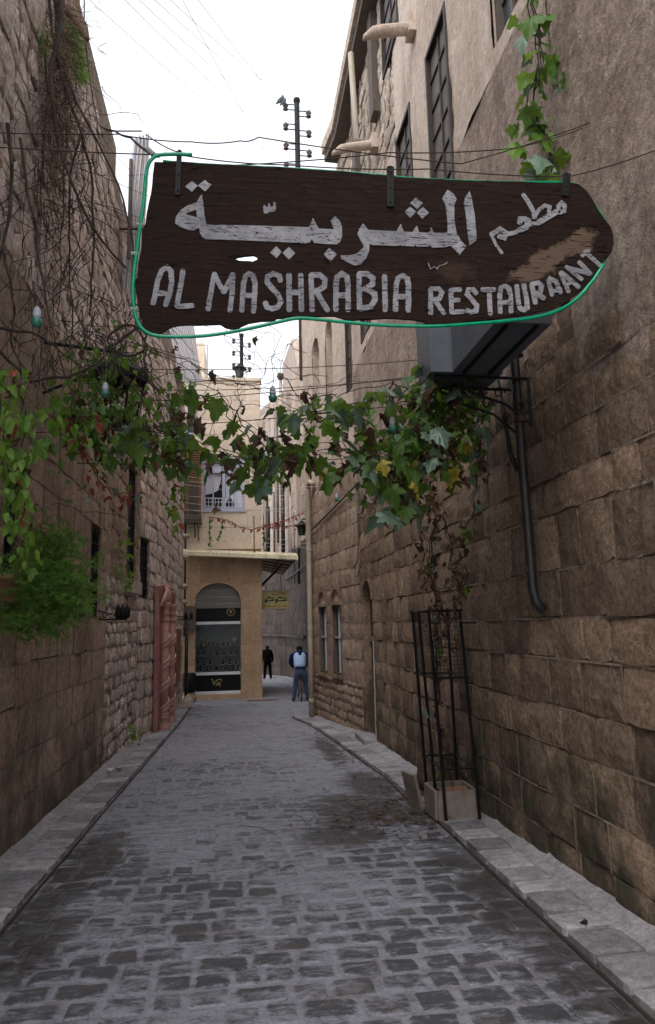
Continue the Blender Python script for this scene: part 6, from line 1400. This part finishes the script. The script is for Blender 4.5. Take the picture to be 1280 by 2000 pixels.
# ================================================================ people
def skinned(name, joints, edges, mats, matfn, parent, sub=2, loc=(0, 0, 0)):
    me = bpy.data.meshes.new(name); me.from_pydata([Vector(j[0]) for j in joints], edges, [])
    o = bpy.data.objects.new(name, me); COL.objects.link(o)
    o.modifiers.new('s', 'SKIN').use_smooth_shade = True; o.modifiers.new('u', 'SUBSURF').levels = sub
    for i, j in enumerate(joints): me.skin_vertices[0].data[i].radius = (j[1], j[2] if len(j) > 2 else j[1])
    me.skin_vertices[0].data[0].use_root = True
    dg = bpy.context.evaluated_depsgraph_get(); m2 = bpy.data.meshes.new_from_object(o.evaluated_get(dg)); bpy.data.objects.remove(o)
    for m in mats: m2.materials.append(m)
    at = m2.attributes.new('tint', 'FLOAT', 'FACE'); at.data.foreach_set('value', [1.0]*len(m2.polygons))
    for p in m2.polygons: p.use_smooth = True; p.material_index = matfn(p.center)
    # shift to a local origin
    off = Vector(loc)
    for v in m2.vertices: v.co -= off*0
    return place(name, m2, loc, parent)
def human(loc, rz, label, cfg):
    """loc = point between the feet; figure modelled facing +Y (away), heights in metres"""
    e = empty('person', loc, label, 'person'); e.rotation_euler = (0, 0, rz); J = cfg['J']; names = list(J); idx = {n: i for i, n in enumerate(names)}
    ed = [(idx[a], idx[b]) for a, b in cfg['E']]
    def add(o): o.location = (0, 0, 0); return o
    add(skinned('body', [J[n] for n in names], ed, cfg['mats'], cfg['fn'], e, 2, loc))
    return e, add
S_ = 1.0
J = {'pelvis': ((0, 0, .90), .135, .11), 'waist': ((0, .04, 1.02), .13, .10), 'chest': ((0, .12, 1.22), .165, .12), 'upper': ((0, .20, 1.36), .13, .11), 'neck': ((.0, .25, 1.45), .06), 'head': ((.0, .30, 1.53), .105, .11), 'crown': ((.0, .33, 1.56), .09),
     'shL': ((-.19, .21, 1.37), .07), 'elL': ((-.255, .20, 1.10), .052), 'wrL': ((-.19, .42, .98), .036), 'haL': ((-.16, .50, .96), .038), 'shR': ((.19, .21, 1.37), .07), 'elR': ((.27, .20, 1.11), .052), 'wrR': ((.19, .42, .98), .036), 'haR': ((.16, .50, .96), .038),
     'hiL': ((-.10, .0, .84), .11), 'knL': ((-.15, .04, .47), .075), 'anL': ((-.205, .0, .10), .058), 'toL': ((-.22, .16, .045), .045), 'heL': ((-.20, -.04, .04), .045), 'hiR': ((.10, 0, .84), .11), 'knR': ((.15, .04, .47), .075), 'anR': ((.20, 0, .10), .058), 'toR': ((.22, .16, .045), .045), 'heR': ((.20, -.04, .04), .045)}
E_ = [('pelvis', 'waist'), ('waist', 'chest'), ('chest', 'upper'), ('upper', 'neck'), ('neck', 'head'), ('head', 'crown'), ('upper', 'shL'), ('shL', 'elL'), ('elL', 'wrL'), ('wrL', 'haL'), ('upper', 'shR'), ('shR', 'elR'), ('elR', 'wrR'), ('wrR', 'haR'),
      ('pelvis', 'hiL'), ('hiL', 'knL'), ('knL', 'anL'), ('anL', 'toL'), ('anL', 'heL'), ('pelvis', 'hiR'), ('hiR', 'knR'), ('knR', 'anR'), ('anR', 'toR'), ('anR', 'heR')]
def fn1(c):
    if c.z < .11: return 3
    if c.z < .93: return 2
    if c.y > .36 and c.z < 1.05 and abs(c.x) > .1: return 4
    if c.y > .18 and c.z > 1.46: return 1
    return 0
L_ = G(588, 1371)
man, add = human(L_, 0.0, 'person in light blue quilted vest and jeans bending over a bicycle, seen from behind', dict(J=J, E=E_, mats=[M['navy'], M['hair'], M['jeans'], M['shoe'], M['skin']], fn=fn1))
def hands(parent, base, add, fwd):
    for sx_ in (-1, 1):
        for k in range(5):
            x = sx_*(base[0]-.02+.014*k); L = (.035, .07, .078, .072, .055)[k]
            jn = [((x, base[1], base[2]), .009), ((x, base[1]+L*.6*fwd[1], base[2]+L*.5*fwd[2]), .008), ((x-sx_*.004, base[1]+L*.8*fwd[1], base[2]-L*.5), .007)]
            add(skinned('finger', jn, [(0, 1), (1, 2)], [M['skin']], lambda c: 0, parent, 1, (0, 0, 0)))
hands(man, (.155, .52, .965), add, (0, 1, 0))
vj = [((0, .03, .95), .175, .15), ((0, .06, 1.08), .185, .155), ((0, .11, 1.22), .205, .165), ((0, .16, 1.35), .205, .15), ((0, .19, 1.40), .15, .11)]
add(skinned('vest', vj, [(0, 1), (1, 2), (2, 3), (3, 4)], [M['vest'], M['vest_trim']], lambda c: 1 if c.z < .895 else 0, man, 2))
add(skinned('hood', [((0, .18, 1.47), .10, .08), ((0, .09, 1.42), .085, .06), ((0, .0, 1.34), .03, .03)], [(0, 1), (1, 2)], [M['navy']], lambda c: 0, man, 2))
for sx_ in (-1, 1):
    add(skinned('shoulder_sleeve', [((sx_*.20, .19, 1.39), .06), ((sx_*.255, .19, 1.30), .062), ((sx_*.285, .19, 1.14), .056), ((sx_*.25, .28, 1.05), .050)], [(0, 1), (1, 2), (2, 3)], [M['navy']], lambda c: 0, man, 2))
add(skinned('ear', [((-.08, .33, 1.49), .012), ((-.09, .33, 1.50), .014)], [(0, 1)], [M['skin']], lambda c: 0, man, 1)); add(skinned('ear', [((.08, .33, 1.49), .012), ((.09, .33, 1.50), .014)], [(0, 1)], [M['skin']], lambda c: 0, man, 1))
add(skinned('nose', [((0, .43, 1.45), .012), ((0, .45, 1.43), .012)], [(0, 1)], [M['skin']], lambda c: 0, man, 1))
# walking man in black further back
import copy as _cp
J2 = {k: (Vector(v[0]), *v[1:]) for k, v in J.items()}
J2.update({'waist': ((0, .01, 1.04), .19, .16), 'chest': ((0, .03, 1.24), .25, .18), 'upper': ((0, .05, 1.39), .21, .14), 'neck': ((.02, .10, 1.49), .06), 'head': ((.03, .12, 1.60), .11, .115), 'crown': ((.03, .13, 1.66), .095),
  'shL': ((-.21, .05, 1.39), .08), 'elL': ((-.26, .02, 1.12), .075), 'wrL': ((-.25, .10, .88), .05), 'haL': ((-.25, .13, .80), .042), 'shR': ((.21, .05, 1.39), .08), 'elR': ((.27, .0, 1.13), .075), 'wrR': ((.28, .08, .90), .05), 'haR': ((.28, .11, .82), .042), 'pelvis': ((0, 0, .92), .19, .15),
  'hiL': ((-.10, 0, .84), .125), 'knL': ((-.12, .05, .47), .09), 'anL': ((-.15, .02, .10), .07), 'toL': ((-.17, .16, .045), .045), 'heL': ((-.15, -.03, .04), .045), 'hiR': ((.10, 0, .84), .125), 'knR': ((.13, .0, .47), .09), 'anR': ((.16, -.06, .10), .07), 'toR': ((.18, .07, .045), .045), 'heR': ((.16, -.1, .04), .045)})
def fn2(c):
    if c.z < .10: return 2
    if c.z > 1.46 and c.z < 1.60 and c.y > .17: return 3
    if c.z > 1.5: return 1
    if c.z < .84 and abs(c.x) > .24: return 3
    return 0
L2_ = G(523, 1327)
man2, add2 = human(L2_, 0.25, 'person in plain black clothes walking away with lowered head beyond the shop corner', dict(J=J2, E=E_, mats=[M['black_cloth'], M['hair'], M['shoe'], M['skin']], fn=fn2))
for sx_, b_ in ((-1, (-.25, .13, .78)), (1, (.28, .11, .80))):
    for k in range(5):
        y0 = b_[1]-.03+.015*k; jn = [((b_[0], y0, b_[2]), .009), ((b_[0], y0+.005, b_[2]-.045), .008), ((b_[0]-sx_*.01, y0+.008, b_[2]-.08), .007)]
        add2(skinned('finger', jn, [(0, 1), (1, 2)], [M['skin']], lambda c: 0, man2, 1))
# bicycle seen from behind in front of the person
bc = empty('bicycle', L_+Vector((.03, .0, 0)), 'bicycle seen from behind between the legs of the person in the blue vest', 'bicycle')
o0 = L_+Vector((.03, .0, 0)); zg = gz(o0.y)
def wheel(y):
    c = o0+Vector((0, y, .33)); m = MB(); n = 28
    m.tube([c+Vector((0, .32*math.cos(2*math.pi*i/n), .32*math.sin(2*math.pi*i/n))) for i in range(n+1)], .018, 6, cap=False); t_ = m.build('wheel', M['tyre'], bc, True)
    m = MB(); m.tube([c+Vector((0, .295*math.cos(2*math.pi*i/n), .295*math.sin(2*math.pi*i/n))) for i in range(n+1)], .009, 5, cap=False); m.build('rim', M['chrome'], t_, True)
    m = MB()
    for i in range(14): a = 2*math.pi*i/14; m.tube([c+Vector((.02*(-1)**i, 0, 0)), c+Vector((0, .295*math.cos(a), .295*math.sin(a)))], .002, 3)
    m.build('spokes', M['chrome'], t_, kind='stuff'); return c
w1, w2 = wheel(.25), wheel(1.28)
bb_ = o0+Vector((0, .68, .28)); st_ = o0+Vector((0, .50, .82)); hd_ = o0+Vector((0, 1.10, .86))
m = MB()
for a, c in ((w1+Vector((.05, 0, 0)), bb_), (w1-Vector((.05, 0, 0)), bb_), (w1+Vector((.05, 0, 0)), st_), (w1-Vector((.05, 0, 0)), st_), (bb_, st_), (bb_, hd_), (st_-Vector((0, 0, .06)), hd_), (hd_, w2+Vector((.05, 0, 0))), (hd_, w2-Vector((.05, 0, 0))), (hd_, hd_+Vector((0, -.03, .14)))): m.tube([a, c], .016, 6)
m.build('frame', M['redclay2'], bc)
m = MB(); q = hd_+Vector((0, -.03, .14)); m.tube([q+Vector((-.26, -.12, .02)), q+Vector((-.12, .02, .02)), q+Vector((.12, .02, .02)), q+Vector((.26, -.12, .02))], .012, 6); m.build('handlebar', M['chrome'], bc)
m = MB(); m.tube([st_, st_+Vector((0, 0, .06))], .013, 6); m.tube([st_+Vector((0, -.13, .09)), st_+Vector((0, -.02, .08)), st_+Vector((0, .14, .08))], [.075, .06, .02], 8); m.build('saddle', M['shoe'], bc, True)
m = MB(); m.tube([bb_+Vector((-.12, .1, -.13)), bb_+Vector((-.05, 0, 0)), bb_+Vector((.05, 0, 0)), bb_+Vector((.12, -.1, .13))], .01, 5); m.build('crank', M['chrome'], bc)
m = MB(); m.box(tuple(w1+Vector((-.015, -.36, .2))), tuple(w1+Vector((.015, -.335, .27)))); m.build('rear_reflector', M['leaf_red'], bc)
